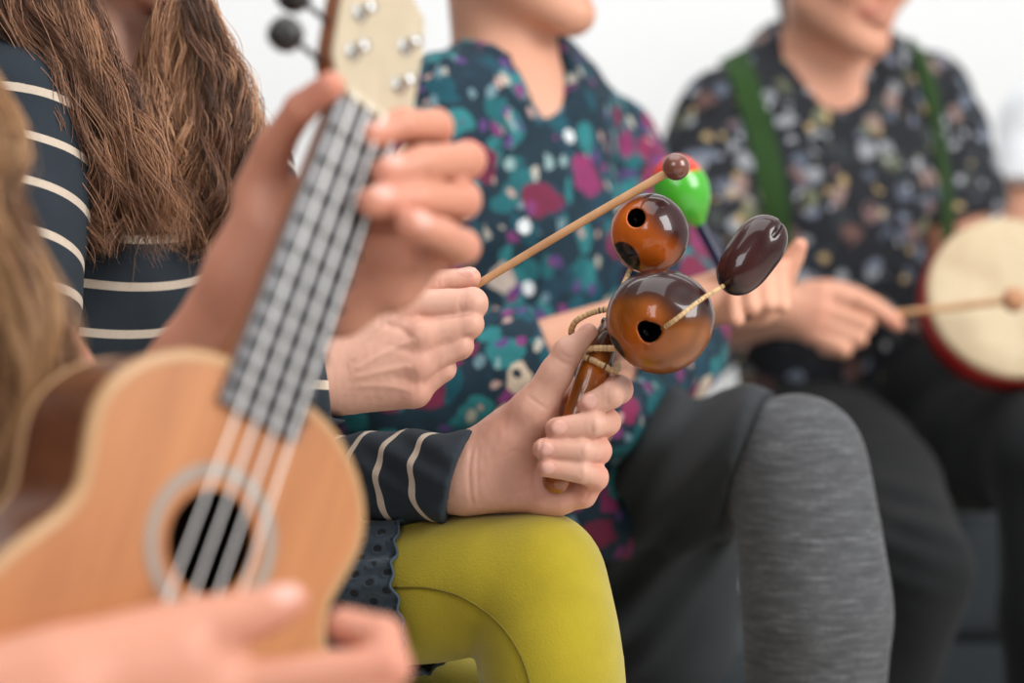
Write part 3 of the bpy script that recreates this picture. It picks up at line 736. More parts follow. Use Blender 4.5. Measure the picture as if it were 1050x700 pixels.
T = [P(546, 421, 1.356), P(570, 383, 1.353), P(583, 361, 1.352), P(604, 340, 1.352)]
F.cone(T[0], T[1], .0140, .0108, .010); F.cone(T[1], T[2], .0104, .0092, .006); F.cone(T[2], T[3], .0086, .0058, .004)
F.ell(T[2] + V(-.001, 0, 0), (.0096, .009, .0094), .004)
def fing(m, pip, dip, tip, r):
    F.cone(m, pip, r[0], r[1], .004); F.cone(pip, dip, r[1], r[2], .003); F.cone(dip, tip, r[2], r[3], .002)
    F.ell(pip + V(.0004, 0, 0), (r[1] * 1.0, r[1] * 1.0, r[1] * .97), .003)
fgs = [(mcp[0], P(634, 399, 1.357), P(626, 405, 1.336), P(605, 415, 1.336), (.0102, .0093, .0090, .0082)),
       (mcp[1], P(622, 433, 1.353), P(607, 435, 1.333), P(571, 440, 1.331), (.0102, .0088, .0086, .0080)),
       (mcp[2], P(613, 462, 1.350), P(597, 462, 1.330), P(557.5, 460.5, 1.3285), (.0098, .0086, .0081, .0076)),
       (mcp[3], P(610, 489, 1.347), P(596, 484, 1.329), P(560, 479, 1.3275), (.0092, .0078, .0071, .0066))]
F.cone(P(560, 509, 1.362), P(598, 507, 1.356), .0115, .0085, .008); F.cone(P(598, 507, 1.356), P(611, 491, 1.349), .0085, .0078, .004)
for g in fgs: fing(*g)
for g, la, lb in zip(fgs, (.0056, .0056, .0054, .0048), (.0052, .0049, .0046, .0041)):
    nail(F, S, g[2], g[3], unit(V(-.55, -.82, .10)), g[4][3], la, lb, .0008)
nail(F, S, T[2], T[3], unit(V(-.05, .3, .9)), .0058, .0056, .0048, .001)
S.red += [(g[1], .012, .45) for g in fgs] + [(g[3], .009, .25) for g in fgs] + [(P(548, 500, 1.35), .03, .30), (T[3], .008, .3), (P(515, 435, 1.35), .025, .2), (P(600, 505, 1.35), .012, .45)]
# --- beater hand: back of the hand to the camera, fingers folded round the stick
mk = [P(413, 313, 1.343), P(433, 344, 1.338), P(429, 374, 1.339), P(425, 400, 1.345)]
pk = [P(484, 311, 1.343), P(481, 332.5, 1.340), P(471, 354, 1.341), P(454, 378, 1.346)]
rk = [(.0100, .0102, .0094), (.0102, .0094, .0088), (.0098, .0090, .0084), (.0092, .0084, .0078)]
F.cone(P(310, 380, 1.348), P(350, 376, 1.350), .0265, .0270, .01, flat=(V(0, 1, 0), .75))
for m, r in zip(mk, rk): F.cone(P(352, 372, 1.352), m, .020, r[0] + .0006, .012)
F.ell(P(382, 360, 1.352), (.030, .016, .030), .014)
F.cone(P(350, 398, 1.354), P(420, 398, 1.354), .0165, .0115, .014)
F.cone(P(360, 350, 1.362), P(408, 302, 1.362), .017, .0125, .014)           # base of the thumb
for m, p, r, dx in zip(mk, pk, rk, (0, -1, -2, -3)):
    F.cone(m, p, r[0] * 1.02, r[1] * 1.04, .0014); F.ell(m, (r[0] * 1.16, r[0] * 1.12, r[0] * 1.02), .005)
    F.ell(p, (r[1] * .98, r[1] * 1.04, r[1] * 1.06), .0014)
    d = p + P(525 - 10, 350 + 4, 1.0) * 0 + V(-.007, .021, -.003); F.cone(p, d, r[1], r[2], .003)
    t = d + V(-.022, .004, .001); F.cone(d, t, r[2], r[2] * .92, .002)
TB = [P(408, 303, 1.362), P(446, 289, 1.362), P(483, 284.5, 1.362)]
F.cone(TB[0], TB[1], .0120, .0086, .008); F.cone(TB[1], TB[2], .0086, .0068, .003)
nail(F, S, TB[1], TB[2], unit(V(-.05, -.45, .9)), .0070, .0066, .0052, .0022)
S.red += [(m, .011, .5) for m in mk] + [(p, .010, .25) for p in pk] + [(TB[2], .008, .3), (TB[1], .009, .25)]
# fine relief: tendons and creases
F.disp((-.15, 1.25, .56), (.10, 1.42, .80), lambda X, Y, Z: .00022 * pnoise(X, Y, Z, 120, 41, 6) + .00030 * pnoise(X, Y, Z, 45, 43, 5))
v, f = F.mesh(2)
def sculpt(v, path, width, depth, ymax=1.42):
    """press (depth > 0) or raise a line into the surface that faces the camera; path and width in photo pixels"""
    q = np.column_stack([525 + v[:, 0] / v[:, 1] * FPX, 350 - (v[:, 2] - CAMZ) / v[:, 1] * FPX, np.zeros(len(v))])
    pp = catmull(np.array([(a, b, 0) for a, b in path]), 10 * len(path)); d, _ = chain_coord(q, pp)
    s_ = np.cumsum(np.ones(1)); e = np.minimum(np.linalg.norm(q - pp[0], axis=1), np.linalg.norm(q - pp[-1], axis=1))
    w = np.exp(-(d / width) ** 2) * np.clip(e / 8 + .25, 0, 1) * (v[:, 1] < ymax) * (v[:, 1] > 1.27)
    v[:, 1] += depth * w; return v
for path, wd_, dp_ in (
    ([(588, 404), (570, 425), (556, 452), (549, 485), (546, 512)], 2.2, .0012), ([(547, 470), (530, 462), (512, 470)], 2.0, .0005),
    ([(484, 458), (481, 480), (482, 505), (486, 520)], 1.8, .0007), ([(491, 456), (489, 480), (491, 515)], 1.6, .0005), ([(548, 500), (528, 506), (510, 520)], 1.8, .0005),
    ([(569, 366), (578, 372), (589, 374)], 1.6, .0006), ([(573, 360), (582, 366), (592, 367)], 1.4, .0005), ([(540, 405), (552, 414), (562, 420)], 1.8, .0005), ([(600, 512), (606, 503), (612, 500)], 1.6, .0008),
    ([(625, 391), (622, 405), (624, 417)], 1.4, .0005), ([(608, 426), (606, 436), (608, 446)], 1.4, .0005), ([(598, 453), (595, 462), (598, 470)], 1.4, .0005), ([(597, 476), (594, 483), (597, 491)], 1.4, .0005),
    ([(360, 372), (385, 345), (408, 320)], 3.5, -.0012), ([(362, 380), (395, 362), (428, 347)], 3.2, -.0012), ([(362, 388), (395, 380), (424, 375)], 3.2, -.0011), ([(366, 396), (395, 396), (420, 400)], 3.0, -.0009),
    ([(392, 332), (412, 338), (424, 350)], 4, .0010), ([(398, 356), (414, 358), (426, 362)], 4, .0009), ([(398, 386), (412, 388), (424, 388)], 4, .0008),
    ([(474, 300), (471, 311), (474, 322)], 1.5, .0004), ([(478, 300), (476, 311), (478, 322)], 1.4, .0004), ([(452, 281), (449, 289), (452, 296)], 1.5, .0005), ([(457, 281), (455, 288), (457, 295)], 1.4, .0004),
    ([(444, 328), (466, 326), (488, 323)], 1.5, .0009), ([(450, 357), (470, 349), (487, 342)], 1.5, .0009), ([(446, 383), (462, 374), (478, 364)], 1.5, .0009)):
    v = sculpt(v, path, wd_, dp_)
obj('body', (v, f), SKIN, pB, cols=S.colour(v))

# --- striped sweater
SWEAT = stripe_mat('striped_knit', rgb(38, 44, 50), rgb(50, 58, 66), rgb(206, 190, 172), .034, .0062)
F = Field((-.66, 1.22, .38), (-.02, 1.84, 1.06), .0042, fx=[(-.16, -.02, .0026)], fz=[(.57, .68, .0028)])
for a, b, ra, rb in ((P(30, 640, 1.57), P(80, 450, 1.545), .150, .132), (P(80, 450, 1.545), P(118, 270, 1.535), .132, .142), (P(118, 270, 1.535), P(122, 150, 1.53), .142, .118)):
    F.cone(a, b, ra, rb, .03, flat=(fB, .68))
F.cone(P(122, 135, 1.53), rA[0], .062, .060, .03); F.cone(P(122, 135, 1.53), lA[0], .062, .058, .03)
rS = [rA[0], P(-8, 300, 1.345), rA[1], P(160, 440, 1.325), P(330, 386, 1.345)]; lS = [lA[0], P(258, 320, 1.57), P(268, 492, 1.49), P(370, 493, 1.427), P(425, 491, 1.395), P(470, 489, 1.371), P(496, 488, 1.360)]
F.chain(rS, [.060, .056, .050, .042, .0335], .014, smooth=3)
F.chain(lS, [.056, .052, .042, .0315, .0285, .0266, .0262], .012, smooth=3)
def sfold(X, Y, Z):
    d = .0016 * pnoise(X, Y, Z, 9, 51, 4) + .0010 * pnoise(X * 1.6, Y, Z * .7, 20, 52, 4)
    w = np.exp(-((X + .075) / .05) ** 2) * np.exp(-((Z - .625) / .06) ** 2)
    return d + w * .0016 * np.sin(190 * (X * .8 + Z * .9) + 3 * np.sin(40 * Z)) 
F.disp((-.7, 1.2, .35), (0.0, 1.9, 1.1), sfold)
cn = unit(P(482, 486, 1.365) - P(425, 489, 1.395)); F.half(P(473, 487, 1.371), unit(V(.94, -.18, -.30)), (-.06, 1.3, .57), (0, 1.44, .70))
F.cone(P(468, 488, 1.373), P(505, 487, 1.354), .0236, .0232, .002, op='s', flat=(V(0, 1, 0), .8))
cn2 = unit(P(330, 386, 1.345) - P(250, 398, 1.335)); F.half(P(331, 386, 1.345), cn2, (-.16, 1.27, .672), (-.08, 1.42, .76))
F.chain([P(118, 50, 1.53), P(130, 105, 1.50), P(140, 125, 1.46)], [.070, .068, .045], .006, op='s')
v, f = F.mesh(3)
dr_, srr = chain_coord(v, rS); dl_, sll = chain_coord(v, lS); lat = (v - P(118, 270, 1.535)) @ vB
st = v[:, 2] - 2.2 * (lat + .070) ** 2 + .006 + .0035 * vn(v, 5, 77) * 0
isr = (dr_ < .075) & (lat < -.118); isl = (dl_ < .07) & (lat > .105) | ((dl_ < .06) & (v[:, 0] > -.15) & (v[:, 2] < .68))
st = np.where(isr, np.where(srr > srr.max() - .05, 0.0, srr * 1.0 + .012), st); cap_ = np.median(sll[isl & (np.abs(v[:, 0] + .0575) < .002)]) + .0125; st = np.where(isl, np.minimum(sll, cap_) * 1.16 + .009, st)
SWO = obj('sweater', (v, f), SWEAT, pB, attrs={'stripe': st}); SWO['label'] = 'dark navy sweater with thin cream stripes'

# --- leggings with a seam
YEL = cloth_mat('mustard_knit', rgb(150, 134, 22), rgb(178, 160, 32), 26, .9, 650, .5, .35)
F = Field((-.5, 1.25, 0.0), (.14, 1.74, .66), .0055, fx=[(-.10, .09, .0028)], fz=[(.46, .64, .0028)])
legs(F, 0.0)
for c_, toe in ((sh1[-1], V(.10, -.12, -.015)), (sh2[-1], V(.08, -.13, -.015))):
    c0_ = c_ * V(1, 1, 0) + V(0, 0, .045); F.cone(c_, c0_, .034, .036, .01); F.cone(c0_, c0_ + toe, .036, .026, .015)
F.disp((-.5, 1.2, .4), (.2, 1.8, .7), lambda X, Y, Z: .0012 * pnoise(X, Y, Z, 12, 61, 4))
F.half(V(0, 0, .012), V(0, 0, -1), (-.6, 1.2, -.05), (.3, 1.9, .10))
v, f = F.mesh(3)
LEG = obj('leggings', (v, f), YEL, pB); LEG['label'] = 'mustard yellow leggings'
# the seam lies on the cloth: each point is dropped onto the leggings along the line away from the thigh
from mathutils.bvhtree import BVHTree
bv = BVHTree.FromPolygons([tuple(map(float, p)) for p in v], [tuple(map(int, q)) for q in f])
def drop(p, d):
    h = bv.ray_cast(Vector(p), Vector(d)); return None if h[0] is None else np.array(h[0])
def onto(path, off=.0004, n=60):
    out = []
    for p in catmull(path, n):
        d = unit(p - V(0, 0, CAMZ)); h = drop(V(0, 0, CAMZ) + d * 1.0, d)
        if h is not None: out.append(h - d * off)
    return np.array(out)
sp = onto([P(405, 602, 1.3), P(440, 603, 1.3), P(475, 613, 1.3), P(508, 636, 1.3), P(530, 665, 1.3), P(543, 700, 1.3), P(550, 745, 1.3)])
obj('seam', tube(sp, .0008, len(sp), 8, True, raw=True)[:2], plain('seam_thread', rgb(112, 100, 20), .9), pB)['label'] = 'curved seam on the leggings'

# --- eyelet skirt over the thigh
t = NT('slate_eyelet_cotton'); vco = t.coord()
sa = t.attr('sa').outputs['Fac']; sl_ = t.attr('sl').outputs['Fac']
def cells(p, q, asp):
    """distance to the nearest eyelet of a staggered grid in (arc, length), pitch p x q metres"""
    row = t.math('FLOOR', t.math('DIVIDE', sl_, q)); odd = t.math('MULTIPLY', t.math('MODULO', t.math('ABSOLUTE', row), 2.0), .5)
    a_ = t.math('SUBTRACT', t.math('FRACT', t.math('ADD', t.math('DIVIDE', sa, p), odd)), .5); b_ = t.math('SUBTRACT', t.math('FRACT', t.math('DIVIDE', sl_, q)), .5)
    return t.math('SQRT', t.math('ADD', t.math('POWER', t.math('MULTIPLY', a_, p), 2.0), t.math('POWER', t.math('MULTIPLY', b_, q * asp), 2.0)))
d = cells(.0118, .0128, .62); d2 = cells(.0236, .0384, .62)
keep = t.math('GREATER_THAN', t.noise(vco, 70, 1), .40)
hole_ = t.math('MULTIPLY', t.math('LESS_THAN', d, .0021), keep); rim_ = t.math('SMOOTH_MIN', t.math('ABSOLUTE', t.math('SUBTRACT', d, .0031)), .002, .0005)
c = t.mix(t.noise(vco, 60, 5), rgb(46, 60, 72), rgb(62, 78, 90)); c = t.mix(hole_, c, rgb(20, 26, 32)); t.col(c); t.set(Roughness=.85, Sheen_Weight=.15)
h_ = t.math('ADD', t.math('MULTIPLY', rim_, -220.0), t.math('ADD', t.math('MULTIPLY', t.noise(vco, 150, 4), .8), t.math('MULTIPLY', t.noise(vco, 900, 2), .25)))
t.bump(h_, .8, .0012); EYE = t.m
ax_ = catmull([P(90, 640, 1.56), P(270, 620, 1.48), P(456, 603, 1.396)], 80); tt_, uu_, ww_ = frames(ax_)
nA = 200; vs, sA, sL = [], [], []
Ls = np.concatenate([[0], np.cumsum(np.linalg.norm(np.diff(ax_, axis=0), axis=1))])
for i in range(80):
    s = i / 79
    for j in range(nA):
        th = 2 * np.pi * j / nA; rr = np.interp(s, [0, .5, 1], [.092, .072, .0590]) + .0022 * math.sin(9 * th + 2.0 * s) * s + .0016 * math.sin(23 * th) * s ** 6
        back = .0020 * (1 - abs(math.sin(11 * th))) + .010 * (0.5 + .5 * math.sin(th * 2 + 1.0)) * .7
        back += .045 * max(0.0, -(uu_[i] * math.cos(th) + ww_[i] * math.sin(th))[2] - .45)
        p = ax_[i] - tt_[i] * back * s ** 4 + rr * (uu_[i] * math.cos(th) + ww_[i] * math.sin(th)); vs.append(p); sA.append(th * .056); sL.append(Ls[i] - back * s ** 4)
v, f = strip([np.array(vs[i * nA:(i + 1) * nA]) for i in range(80)])
v2 = np.array(vs); inner = v2[-nA:] + (ax_[-1] - v2[-nA:]) * .03; v2 = np.vstack([v2, inner]); f += [[79 * nA + j, 79 * nA + (j + 1) % nA, 80 * nA + (j + 1) % nA, 80 * nA + j] for j in range(nA)]
o = obj('skirt', (v2, f), EYE, pB, attrs={'sa': sA + sA[-nA:], 'sl': sL + sL[-nA:]}); o['label'] = 'slate blue eyelet skirt hem'
edge = v2[79 * nA:80 * nA]; edge = np.vstack([edge, edge[:1]])
obj('lace_edge', tube(edge, .0011, len(edge), 8, False, raw=True)[:2], plain('slate_thread', rgb(54, 70, 82), .85), o)

# --- long hair in two falls
G1 = []; g = np.random.default_rng(11)
for i in range(22):
    a = g.uniform(0, 1); j = g.normal(size=2)
    top = P(-10 + 85 * a, -70 + 8 * j[0], 1.40 + .03 * g.random()); Yd = 1.375 + .03 * g.random()
    G1.append([top, P(-5 + 95 * a, 10, Yd), P(46 + 84 * a + 4 * j[0], 95, Yd - .006), P(66 + 100 * a + 5 * j[1], 175, Yd - .004), P(84 + 104 * a + 7 * j[0], 225 + 6 * j[1], Yd + .006), P(92 + 108 * a + 9 * j[1], 255 + 8 * g.random(), Yd + .012)])
G2 = []
for i in range(20):
    a = g.uniform(0, 1); j = g.normal(size=2); Yd = 1.455 + .04 * g.random()
    G2.append([P(172 + 30 * a, -60, Yd + .02), P(170 + 38 * a, 5, Yd), P(150 + 92 * a, 75, Yd), P(152 + 98 * a + 3 * j[0], 140, Yd - .01), P(160 + 92 * a + 5 * j[1], 200, Yd - .012), P(164 + 78 * a + 8 * j[0], 240 + 6 * j[1], Yd - .012), P(168 + 66 * a + 10 * j[1], 262 + 8 * g.random(), Yd - .008)])
for q in ((200, 225, 243, 252, 246, 236), (196, 215, 238, 256, 254, 240)):
    G2.append([P(x, y, 1.46) for x, y in zip(q, (-10, 45, 90, 135, 175, 215))])
hr = strands('hair', G1, HAIRM, pB, 182, .0078, seed=3, wave=.0075, wl=.075)
hr['label'] = 'long wavy brown hair over the shoulder'
hr2 = strands('hair', G2, HAIRM, pB, 182, .0075, seed=5, wave=.0085, wl=.065)
capv = Field(cB - .16, cB + .16, .004); capv.ell(cB + .0 * fB + V(0, 0, .045), (.088, .088, .098), .01); capv.cone(cB - .035 * fB + V(0, 0, .03), cB - .055 * fB - V(0, 0, .045), .082, .056, .02)
capv.half(cB + .062 * fB, fB, cB - .2, cB + .2); capv.disp(cB - .2, cB + .2, lambda X, Y, Z: .002 * pnoise(X, Y, Z * .3, 40, 5))
v, f = capv.mesh(2); obj('hair_crown', (v, f), HAIRM, pB, attrs={'tone': .4 + .4 * vn(v * V(1, 1, .2), 90, 5)})
# ================================================================== ukulele player (mostly outside the frame)
fA = unit(V(.70, -.71, 0)); vA = unit(V(.71, .70, 0))
pA = thing('person', 'blurred ukulele player, only hands, bare forearms and a fall of brown hair in view', 'person', V(-.60, 1.06, 0))
S = Skin(rgb(196, 132, 106))
F = Field((-.86, .70, .10), (.02, 1.30, 1.36), .008, fx=[(-.36, .0, .0022)], fy=[(.80, 1.12, .0024)], fz=[(.50, .90, .0022)])
cA = V(-.57, 1.02, 1.19); head(F, S, cA, fA)
F.cone(cA + V(0, 0, -.07) - .02 * fA, V(-.585, 1.04, 1.03), .05, .056, .02)
F.cone(V(-.60, 1.06, .52), V(-.60, 1.06, .75), .14, .115, .03, flat=(fA, .66)); F.cone(V(-.60, 1.06, .75), V(-.59, 1.05, .98), .115, .10, .03, flat=(fA, .66))
shL = V(-.47, 1.18, .97); elL = P(100, 500, 1.13); wrL = P(262, 285, 1.045)
shR = V(-.71, .92, .97); elR = V(-.60, .80, .62); wrR = P(40, 722, .835)
F.cone(V(-.59, 1.05, .98), shL, .05, .045, .03); F.cone(V(-.59, 1.05, .98), shR, .05, .045, .03)
F.chain([shL, elL], [.045, .038], .01); F.chain([elL, P(212, 382, 1.07), wrL], [.036, .0300, .0255], .01)
F.chain([shR, elR], [.045, .038], .01); F.chain([elR, V(-.36, .80, .565), wrR], [.038, .034, .026], .01)
# fretting hand
pal = P(288, 232, 1.038)
F.cone(wrL, pal, .0265, .027, .012, flat=(fA * V(1, 1, 0), .8))
T = [P(266, 196, 1.035), P(282, 150, 1.020), P(308, 111, 1.000), P(339, 88, .990)]
F.cone(T[0], T[1], .0135, .0092, .008); F.cone(T[1], T[2], .0092, .0080, .005); F.cone(T[2], T[3], .0082, .0074, .003)
mA = [P(418, 180, 1.075), P(424, 212, 1.072), P(426, 242, 1.066), P(420, 272, 1.056)]
for m in mA: F.cone(P(292, 250, 1.045), m, .020, .0125, .016)
F.cone(P(290, 275, 1.045), P(400, 290, 1.052), .021, .016, .014); F.cone(P(275, 300, 1.05), P(350, 318, 1.055), .020, .015, .014)
for m, p, d, t, r in ((mA[0], P(446, 130, 1.055), P(412, 128, 1.022), P(380, 140, 1.010), .0088), (mA[1], P(479, 164, 1.055), P(436, 166, 1.015), P(396, 177, 1.000), .0090),
                      (mA[2], P(474, 205, 1.045), P(428, 204, 1.008), P(382, 207, .992), .0090), (mA[3], P(474, 253, 1.035), P(452, 240, 1.005), P(420, 228, .990), .0084)):
    F.cone(m, p, r * 1.1, r * 1.03, .006); F.cone(p, d, r * 1.03, r, .003); F.cone(d, t, r, r * .9, .002); F.ell(p, (r * 1.08,) * 3, .003)
    S.red += [(t, .012, .3), (p, .012, .25)]; nail(F, S, d, t, unit(V(-.4, -.8, .3)), r * .9)
S.red += [(T[3], .014, .5), (T[2], .02, .25)]
# strumming hand
F.cone(wrR, P(150, 700, .862), .026, .030, .014, flat=(V(0, 1, 0), .75))
F.cone(P(70, 700, .845), P(180, 665, .862), .022, .0165, .014)
F.chain([P(150, 672, .862), P(205, 645, .868), P(255, 632, .874), P(298, 616, .880)], [.0165, .0125, .0100, .0082], .006, smooth=2)
nail(F, S, P(255, 632, .874), P(298, 616, .880), unit(V(.05, -.75, .65)), .0082, .0068, .0056, .002)
for k, (dy, dY) in enumerate(((0, 0), (42, -.004), (80, -.008), (112, -.010))):
    m = P(235 - 12 * k, 705 + dy, .868 + dY); p = P(398 - 14 * k, 684 + dy, .876 + dY); d = P(392 - 14 * k, 652 + dy, .888 + dY); t = P(352 - 10 * k, 640 + dy, .893 + dY)
    F.cone(P(140, 705 + dy * .7, .858), m, .018, .0125, .014); F.cone(m, p, .0112, .0100, .005); F.cone(p, d, .0100, .0092, .003); F.cone(d, t, .0090, .0080, .002)
    S.red += [(p, .014, .35), (t, .01, .3)]
finish(F, S, pA, 'body', 2)
DARKT = cloth_mat('black_jersey', rgb(30, 31, 34), rgb(42, 43, 47), 20, .9, 800, .3)
F = Field((-.90, .72, .38), (-.28, 1.34, 1.08), .006)
F.cone(V(-.60, 1.06, .53), V(-.60, 1.06, .75), .155, .132, .03, flat=(fA, .68)); F.cone(V(-.60, 1.06, .75), V(-.59, 1.05, .96), .132, .120, .03, flat=(fA, .68))
F.cone(V(-.59, 1.05, .98), shL, .062, .058, .03); F.cone(V(-.59, 1.05, .98), shR, .062, .058, .03)
F.chain([shL, shL * .55 + elL * .45], [.058, .055], .012); F.chain([shR, shR * .5 + elR * .5], [.058, .055], .012)
F.disp((-1, .6, .3), (-.2, 1.4, 1.2), lambda X, Y, Z: .003 * pnoise(X, Y, Z, 10, 5, 4))
F.cone(cA + V(0, 0, -.05), V(-.585, 1.04, 1.03), .062, .064, .004, op='s')
obj('shirt', F.mesh(2), DARKT, pA)
F = Field((-.92, .55, .0), (.15, 1.35, .62), .008)
for a, b, c_ in ((V(-.53, 1.10, .50), V(-.18, 1.00, .47), V(-.20, 1.02, .03)), (V(-.66, .98, .50), V(-.38, .66, .47), V(-.40, .70, .03))):
    F.chain([a, b], [.085, .060], .012); F.chain([b, c_], [.060, .042], .012); F.cone(c_, c_ + V(.12, -.10, -.0), .038, .026, .01)
F.half(V(0, 0, .006), V(0, 0, -1), (-1, .4, -.1), (.3, 1.5, .1))
obj('trousers', F.mesh(2), DARKT, pA)
HAIRA = hair_mat('light_brown_hair', rgb(86, 58, 38), rgb(146, 102, 66), rgb(196, 150, 104))
GA = []; g = np.random.default_rng(21)
for i in range(20):
    a = g.uniform(0, 1); j = g.normal(size=2)
    GA.append([cA + vA * (.075 + .01 * j[0]) + fA * (.02 - .09 * a) + V(0, 0, .05), P(-90 + 60 * a, 60, 1.06 - .05 * a), P(-52 + 52 * a + 3 * j[0], 200, 1.04 - .05 * a), P(-30 + 78 * a + 4 * j[1], 320, 1.03 - .05 * a), P(-25 + 84 * a + 4 * j[0], 410, 1.03 - .05 * a), P(-40 + 74 * a + 6 * j[1], 500, 1.03 - .05 * a), P(-60 + 80 * a, 545 + 12 * g.random(), 1.04 - .05 * a)])
o = strands('hair', GA, HAIRA, pA, 126, .0075, r=.0004, seed=8, wave=.005, wl=.12); o['label'] = 'fall of brown hair'
capv = Field(cA - .16, cA + .16, .005); capv.ell(cA + V(0, 0, .045), (.088, .088, .098), .01); capv.cone(cA - .035 * fA + V(0, 0, .03), cA - .05 * fA - V(0, 0, .12), .082, .06, .02)
capv.half(cA + .055 * fA, fA, cA - .2, cA + .2); v, f = capv.mesh(2); obj('hair_crown', (v, f), HAIRA, pA, attrs={'tone': .4 + .4 * vn(v * V(1, 1, .2), 90, 5)})
st = thing('stool', 'low dark padded stool under the ukulele player', 'stool', V(-.66, 1.10, 0))
b = obj('seat', lathe([(.0005, .31), (.17, .31), (.185, .325), (.185, .375), (.165, .388), (.0005, .39)], 40, V(-.66, 1.10, 0)), BENCH, st)
for i in range(4):
    q = V(math.cos(.785 + i * 1.571), math.sin(.785 + i * 1.571), 0); obj('leg', tube([V(-.66, 1.10, .32) + q * .12, V(-.66, 1.10, .0) + q * .16], .014, 6, 12)[:2], BLACKP, st)

# ================================================================== person in the teal floral blouse
fC = unit(V(.88, -.47, 0)); vC = unit(V(.47, .88, 0))
pC = thing('person', 'person in a teal floral blouse, dark skirt and grey tights, one knee crossed over', 'person', P(560, 560, 2.0) * V(1, 1, 0))
S = Skin(rgb(214, 158, 130))
F = Field((-.34, 1.50, .06), (.42, 2.36, 1.32), .008, fx=[(-.10, .16, .004), (.16, .32, .0028)], fy=[(1.68, 1.80, .003), (1.83, 2.06, .004)], fz=[(.70, .86, .0028), (1.0, 1.26, .004)])
chC = P(601, 27, 1.93); cC = chC - .085 * fC + V(0, 0, .116)
LC = head(F, S, cC, fC)
F.cone(LC(0, -.018, -.06), P(522, 95, 2.0), .047, .053, .02); F.cone(P(520, 90, 2.0), P(550, 135, 1.965), .05, .045, .03)
F.cone(P(500, 500, 1.98), P(530, 240, 2.0), .105, .125, .03, flat=(fC, .66)); F.cone(P(530, 240, 2.0), P(533, 140, 2.0), .125, .10, .03, flat=(fC, .66))
rC = [P(457, 122, 1.90), P(376, 412, 1.80), P(742, 303, 1.765)]; lC = [P(622, 152, 2.10), P(703, 345, 1.98), P(588, 448, 1.70)]
F.cone(P(530, 125, 2.0), rC[0], .05, .04, .03); F.cone(P(530, 125, 2.0), lC[0], .05, .04, .03)
F.chain(rC, [.038, .030, .0235], .012); F.chain(lC, [.040, .030, .022], .012)
for i, (x, y0, y1, r) in enumerate(((752, 318, 284, .0076), (768, 322, 272, .0084), (784, 320, 268, .0086), (799, 312, 270, .0082))):
    b_, p_, t_ = P(x - 4, y0, 1.758), P(x, y1 + 6, 1.748), P(x + 4, y1 + 44, 1.726)
    F.cone(P(748, 303, 1.766), b_, .017, r * 1.2, .012); F.cone(b_, p_, r * 1.15, r, .004); F.cone(p_, t_, r, r * .9, .002); S.red.append((p_, .012, .35))
F.ell(P(775, 305, 1.764), (.026, .014, .022), .012)
F.chain([P(790, 312, 1.768), P(806, 278, 1.762), P(820, 252, 1.752)], [.013, .0095, .0072], .006, smooth=2); S.red.append((P(820, 252, 1.752), .01, .4))
# other hand lies in the lap behind the rattle fist
for i in range(4): F.chain([P(588, 448, 1.70), P(582 - 4 * i, 466 + 8 * i, 1.68), P(570 - 3 * i, 478 + 9 * i, 1.675), P(560 - 3 * i, 482 + 9 * i, 1.69)], [.020, .011, .009, .0075], .006)
F.chain([P(590, 450, 1.69), P(582, 458, 1.665), P(570, 466, 1.662)], [.014, .010, .008], .006)
kC = [P(560, 505, 2.0), P(700, 486, 1.82), P(818, 474, 1.685)]; sC = [P(818, 474, 1.685), P(836, 600, 1.66), P(836, 690, 1.665), P(815, 1060, 1.72)]
F.chain(kC, [.08, .052, .036], .012); F.chain(sC, [.045, .042, .043, .028], .012)
kC2 = [P(560, 545, 2.08), P(640, 590, 2.0), P(680, 610, 1.93)]; sC2 = [P(680, 610, 1.93), P(670, 920, 1.96)]
F.chain(kC2, [.055, .048, .040], .012); F.chain(sC2, [.045, .03], .012)
finish(F, S, pC)
NAVY = rgb(20, 40, 52)
FLOC = floral_mat('teal_magenta_floral', NAVY, [
    (32, .56, .78, [rgb(30, 106, 112), rgb(46, 130, 134), rgb(22, 84, 98), rgb(30, 66, 84)], 1, (1, 1.6, 1)),
    (44, .34, .30, [rgb(150, 178, 178), rgb(120, 150, 160), rgb(196, 190, 176)], 2, (1.6, 1, 1)),
    (19, .47, .44, [rgb(140, 38, 82), rgb(150, 48, 104), rgb(124, 34, 66)], 3, (1, 1, 1.1)),
    (52, .36, .30, [rgb(138, 58, 122), rgb(104, 66, 134)], 5, (1, 1.3, 1)),
    (20, .36, .22, [rgb(224, 204, 180), rgb(206, 190, 176)], 6, (1.3, 1, 1)),
    (58, .30, .22, [rgb(22, 40, 54), rgb(206, 170, 160)], 9, (1, 1.6, 1))], .022)
F = Field((-.30, 1.62, .40), (.36, 2.34, 1.14), .0048)
F.cone(P(498, 500, 1.95), P(515, 400, 1.98), .150, .140, .03, flat=(fC, .72)); F.cone(P(515, 400, 1.98), P(526, 240, 2.0), .140, .148, .03, flat=(fC, .70)); F.cone(P(526, 240, 2.0), P(532, 140, 2.0), .148, .120, .03, flat=(fC, .68))
F.cone(P(531, 118, 2.0), rC[0], .064, .060, .035); F.cone(P(531, 118, 2.0), lC[0], .062, .054, .035)
F.chain([rC[0], P(415, 280, 1.84), P(378, 410, 1.80), P(465, 392, 1.775), P(566, 352, 1.775)], [.062, .058, .050, .042, .040], .014, smooth=4)
F.chain([lC[0], P(668, 255, 2.04), lC[1], P(660, 395, 1.87), P(622, 432, 1.76)], [.054, .048, .043, .038, .036], .012, smooth=4)
F.cone(P(590, 440, 1.80), P(606, 540, 1.80), .030, .034, .03); F.cone(P(540, 440, 1.84), P(560, 560, 1.86), .08, .085, .03)
F.disp((-.4, 1.5, .3), (.4, 2.4, 1.2), lambda X, Y, Z: .0040 * pnoise(X, Y, Z * .7, 9, 71, 4) + .0016 * pnoise(X, Y, Z, 24, 72, 4))
